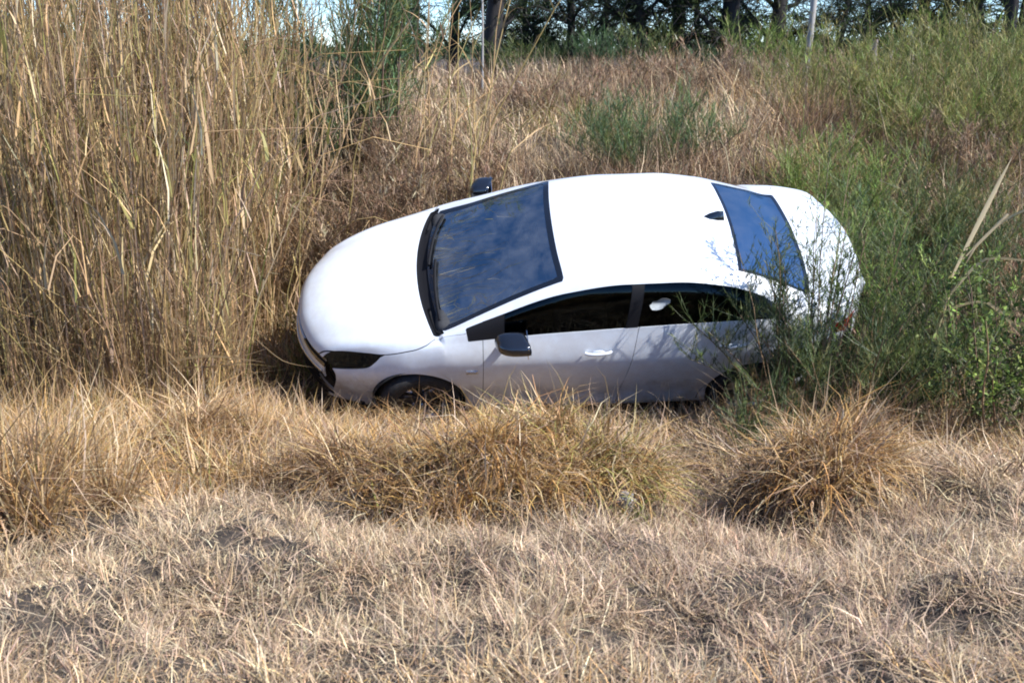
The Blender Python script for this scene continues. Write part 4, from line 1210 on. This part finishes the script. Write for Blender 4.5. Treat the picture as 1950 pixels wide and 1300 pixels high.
tree(1276, 28, .24, 10, "sturdy dark tree, right one of a close pair of trunks", .06)
tree(1385, 27, .30, 10, "thick dark tree behind the bright green bushes", .03, leaves=9000)
tree(1474, 31, .30, 10, "thick grey brown tree left of the slender pale trunk", .02, P=np.concatenate([DARKG, YELG * .5]), leaves=9000)
tree(1585, 34, .12, 8, "thin tree with fine hanging leaves right of the slender pale trunk", .08, leaves=9000, P=np.concatenate([BLUEG * .7, DARKG]), limb=18)
tree(1722, 26, .09, 8, "very thin straight dark tree beside the weathered posts", .01, leaves=6000)
tree(1650, 36, .14, 8, "distant dark tree behind the weathered posts", -.06, leaves=9000, P=np.concatenate([BLUEG * .7, DARKG]))
tree(1845, 27, .15, 8, "dark tree leaning steeply to the left", -.55, leaves=5000)
tree(1905, 25, .42, 9, "broad many stemmed dark tree at the right", 0, forks=4, leaves=11000, limb=20)
tree(862, 33, .18, 9, "grey trunked tree seen between the loose reed stalks", .03, P=np.concatenate([BLUEG * .7, DARKG]))
tree(800, 36, .16, 9, "thin tree half hidden by the loose reed stalks", -.03, leaves=8000)
tree(330, 30, .2, 9, "tree hidden behind the thickest part of the reeds", .04)
tree(120, 32, .2, 9, "tree hidden behind the left edge of the reeds", -.04)
tree(1150, 40, .18, 9, "distant tree in the gap left of the close pair of trunks", .03, leaves=9000, P=np.concatenate([BLUEG * .7, DARKG]))
tree(1330, 42, .18, 9, "distant tree between the close pair and the thick dark tree", -.03, leaves=9000, P=np.concatenate([BLUEG * .7, DARKG]))
tree(1785, 40, .2, 9, "distant tree behind the leaning tree", .02, leaves=9000, P=np.concatenate([BLUEG * .7, DARKG]))
for (px, Y, hh, P_, lab) in ((965, 24.5, .9, GREEN, "small green bush at the foot of the thick straight trunk"), (1045, 26, .9, DARKG, "dark bush under the dense low branched tree"), (1240, 23.5, 1.2, GREEN, "green bush in front of the close pair of trunks"),
                             (1330, 25, .9, DARKG, "dark bush right of the close pair of trunks"), (1425, 23.5, 1.5, FRESH * .8, "bright green bush in front of the thick dark tree"), (1512, 24, 1.2, FRESH * .7, "bright green bush left of the slender pale trunk"),
                             (1600, 27, 1.0, DARKG, "dark bush right of the slender pale trunk"), (1800, 26, 1.2, GREEN, "green bush under the leaning tree"), (1935, 23, 1.0, YELG, "yellow green bush below the many stemmed tree"), (1130, 25, .8, BLUEG, "blue green bush in the gap between the trees")):
    b_ = gpt(px, Y)
    shrub("skyline_bush", b_, lab, "bush", "bushes under the skyline trees", 15, hh, .42, P_, (.10, .22), (.010, .020), 11, 8, lean=(.0, .6), bend=(-.1, .4), twl=(.25, .6), cullcar=False, srad=.014)

for k, (px, P_) in enumerate(((790, DARKG), (905, BLUEG * .6), (1020, DARKG), (1165, BLUEG * .6), (1300, DARKG), (1450, BLUEG * .6), (1560, DARKG), (1660, BLUEG * .6), (1770, DARKG), (1860, BLUEG * .6))):
    shrub("distant_bush", gpt(px, 44 + 3 * (k % 3)), "%s distant dark bush from the left, beyond the skyline trees" % ("first second third fourth fifth sixth seventh eighth ninth tenth".split()[k]), "bush", "distant bushes beyond the trees",
          12, 1.5, 1.1, P_, (.15, .35), (.03, .07), 10, 8, lean=(.0, .8), twl=(.3, .8), cullcar=False, srad=.02)
bag = Bag()
n = 16000
X = U_(-62, 62, n); Y = U_(60, 95, n)
hh = 1.2 + 1.2 * np.clip(vnoise(X, Y * .3, .16, 71) + .5 * vnoise(X, Y, .6, 72), -1, 1)
b = np.stack([X, Y, ground(X, Y) + np.clip(hh, .4, 4) * U_(0, 1, n)], -1)
bag.add(*blades(b, U_(.35, .9, n), U_(.12, .30, n), U_(0, 2 * pi, n), U_(.1, 1.6, n), rng.normal(.2, .4, n), 2, mixcol(n, b, DARKG, BLUEG * .7, .1, 73, 2), cull=False, peak=1.0))
tag(bag.build("far_woods", M_LEAF), "far dark belt of bushes closing the view beyond the trees", kind="stuff")
# ------------------------------------------------------------------ poles, posts, stones, loose stalks
def pole(name, px, Y, H, r0, r1, m, label, cat, lean=0.0, group=None):
    b_ = gpt(px, Y); b_[2] -= .1
    K = 8; z = np.linspace(0, H, K)
    P = np.stack([lean * z + .02 * np.sin(z), .0 * z, z], 1)[None]
    v, f, _ = tubes(P, np.linspace(r0, r1, K)[None], 10)
    o = make(name, v, f, m, None, loc=b_)
    return tag(o, label, cat, group)
pole("slender_trunk", 1531, 22, 7, .065, .05, M_PALEBARK, "slender pale bare trunk rising straight from the bank", "trunk", .035)
pole("thin_pole", 918, 18, 5, .020, .014, M_PALEBARK, "very thin pale pole in front of the thick dark trunk", "pole", .0)
for (px, H, lab) in ((1657, 1.15, "weathered grey post, left of three on the bank"), (1690, .95, "short weathered grey post, middle of three on the bank"), (1728, 1.2, "weathered grey post, right of three on the bank")):
    pole("fence_post", px, 20.5, H, .055, .05, M_GREYWOOD, lab, "post", rng.normal(0, .03), "weathered posts on the bank")

import bmesh
def stone(px, Y, s, label, m):
    bm = bmesh.new(); bmesh.ops.create_icosphere(bm, subdivisions=3, radius=1)
    for v in bm.verts:
        k = 1 + .22 * math.sin(v.co.x * 3.1 + s * 40) * math.cos(v.co.y * 2.7) + .12 * math.sin(v.co.z * 7 + v.co.x * 5)
        v.co = Vector((v.co.x * k * s, v.co.y * k * s * .8, v.co.z * k * s * .7))
    me = bpy.data.meshes.new("stone"); bm.to_mesh(me); bm.free(); me.materials.append(m)
    o = bpy.data.objects.new("stone", me); C.objects.link(o)
    p = gpt(px, Y); p[2] += s * .45; o.location = p; o.rotation_euler = (.2, .3, px)
    tag(o, label, "stone")
stone(1190, 4.62, .055, "dark grey stone beside the small yellow green tuft", M_STONE)
stone(742, 10.9, .13, "pale grey stone in the brown weeds above the hood", M_STONE)

def wide_leaf(name, P, wd, col, label, cat, group=None):
    """one dry folded leaf or stalk along a path of world points"""
    P = np.asarray(P, float); n = 10
    t = np.linspace(0, 1, len(P)); tt = np.linspace(0, 1, n)
    Q = np.stack([pchip(t, P[:, k], tt) for k in range(3)], 1)
    T = np.gradient(Q, axis=0); T /= np.linalg.norm(T, axis=1, keepdims=True)
    S = np.cross(T, [0, 0.5, 1.0]); S /= np.linalg.norm(S, axis=1, keepdims=True); Nn = np.cross(S, T)
    W = wd * np.sin(np.clip(.15 + tt * .85, 0, 1) * pi)[:, None] * .5
    V = np.stack([Q - S * W + Nn * W * .5, Q, Q + S * W + Nn * W * .5], 1).reshape(-1, 3)
    F = []
    for i in range(n - 1):
        for k in (0, 1): F.append((3 * i + k, 3 * i + k + 1, 3 * i + k + 4, 3 * i + k + 3))
    o = make(name, V - Q[0], np.array(F), M_GRASS, None, col=np.tile(col, (len(V), 1)), loc=Q[0])
    return tag(o, label, cat, group)
cp = np.array([.62, .50, .31])
# dry maize like stalk at the right
rootd = empty("dry_stalk", gp(3.22, 7.9), "large dry pale stalk with long folded leaves at the right edge", "stalk")
g = Bag(); p0 = gp(3.22, 7.9)
pth = np.array([p0, p0 + [.02, -.05, .5], p0 + [.10, -.1, 1.0], p0 + [.26, -.1, 1.4], p0 + [.48, -.1, 1.65]])
g.add(*tubes(pth[None], np.full((1, 5), .012), 6, np.array([cp * .9]))); g.build("stem", M_GRASS, rootd, True)
for (a, b_, c_) in (((.08, -.1, .60), (.35, -.2, .82), (.80, -.2, .80)), ((.06, -.1, .55), (.30, -.25, .62), (.70, -.3, .42)), ((.12, -.1, .72), (.30, -.15, 1.05), (.42, -.2, 1.30)), ((.02, -.05, .40), (.30, -.2, .50), (.75, -.25, .62)), ((.18, -.1, .80), (.5, -.1, 1.0), (.9, -.15, 1.1))):
    zs = np.array([1, 1, 1.62])
    o = wide_leaf("leaf", [p0 + np.array(a) * zs, p0 + np.array(b_) * zs, p0 + np.array(c_) * zs], .055, cp * rng.uniform(.85, 1.05), None, None)
    o.parent = rootd; o.location = np.array(o.location) - p0
wide_leaf("dry_leaf", [at(1572, 845, 5.45), at(1603, 822, 5.43), at(1606, 775, 5.42)], .030, np.array([.66, .56, .40]), "curved pale dry leaf standing on the bright golden tussock", "leaf")
wide_leaf("dry_leaf", [at(1536, 850, 5.3), at(1545, 835, 5.3), at(1552, 818, 5.31)], .028, np.array([.66, .56, .40]), "short pale leaf tip on the left side of the bright golden tussock", "leaf")
wide_leaf("dry_leaf", [at(1170, 1112, 4.3), at(1195, 1108, 4.32), at(1222, 1112, 4.33)], .022, np.array([.66, .58, .42]), "pale straw piece lying on the mown slope below the stone", "leaf")
wide_leaf("dry_leaf", [at(1065, 985, 5.0), at(1100, 1020, 4.85), at(1165, 1058, 4.7)], .018, np.array([.55, .43, .28]), "long bent straw running down to the grey stone", "leaf")
# reeds knocked over towards the nose of the car
for i, (pts, w_) in enumerate((([(320, 690), (400, 680), (510, 690)], .05), ([(330, 700), (410, 700), (505, 680)], .04), ([(275, 570), (350, 620), (440, 670)], .03), ([(280, 565), (380, 640), (520, 655)], .025), ([(360, 715), (430, 690), (520, 660)], .03),
                               ([(190, 520), (240, 545), (290, 575)], .03), ([(480, 640), (545, 690), (600, 700)], .02), ([(400, 660), (450, 690), (500, 720)], .03))):
    yy = 7.35 + .05 * i
    wide_leaf("fallen_reed", [at(*pts[0], yy), at(*pts[1], yy - .03), at(*pts[2], yy)], w_, cp * rng.uniform(.75, 1.0), ("thick pale fallen reed, upper of two lying level left of the car's nose", "thick pale fallen reed, lower of two lying level left of the car's nose", "thin bent reed slanting down from the reed bed to the nose", "long thin reed slanting down across the dark base of the reeds", "short fallen reed pointing up towards the headlight", "snapped reed top hanging in front of the reed bed", "thin straw lying under the front bumper", "broken reed piece just left of the headlight")[i], "reed", "fallen reeds left of the car")
wide_leaf("bare_twig", [at(100, 578, 7.3), at(180, 588, 7.3), at(255, 592, 7.3)], .018, np.array([.30, .25, .22]), "bare grey twig lying across the front of the reeds", "twig")
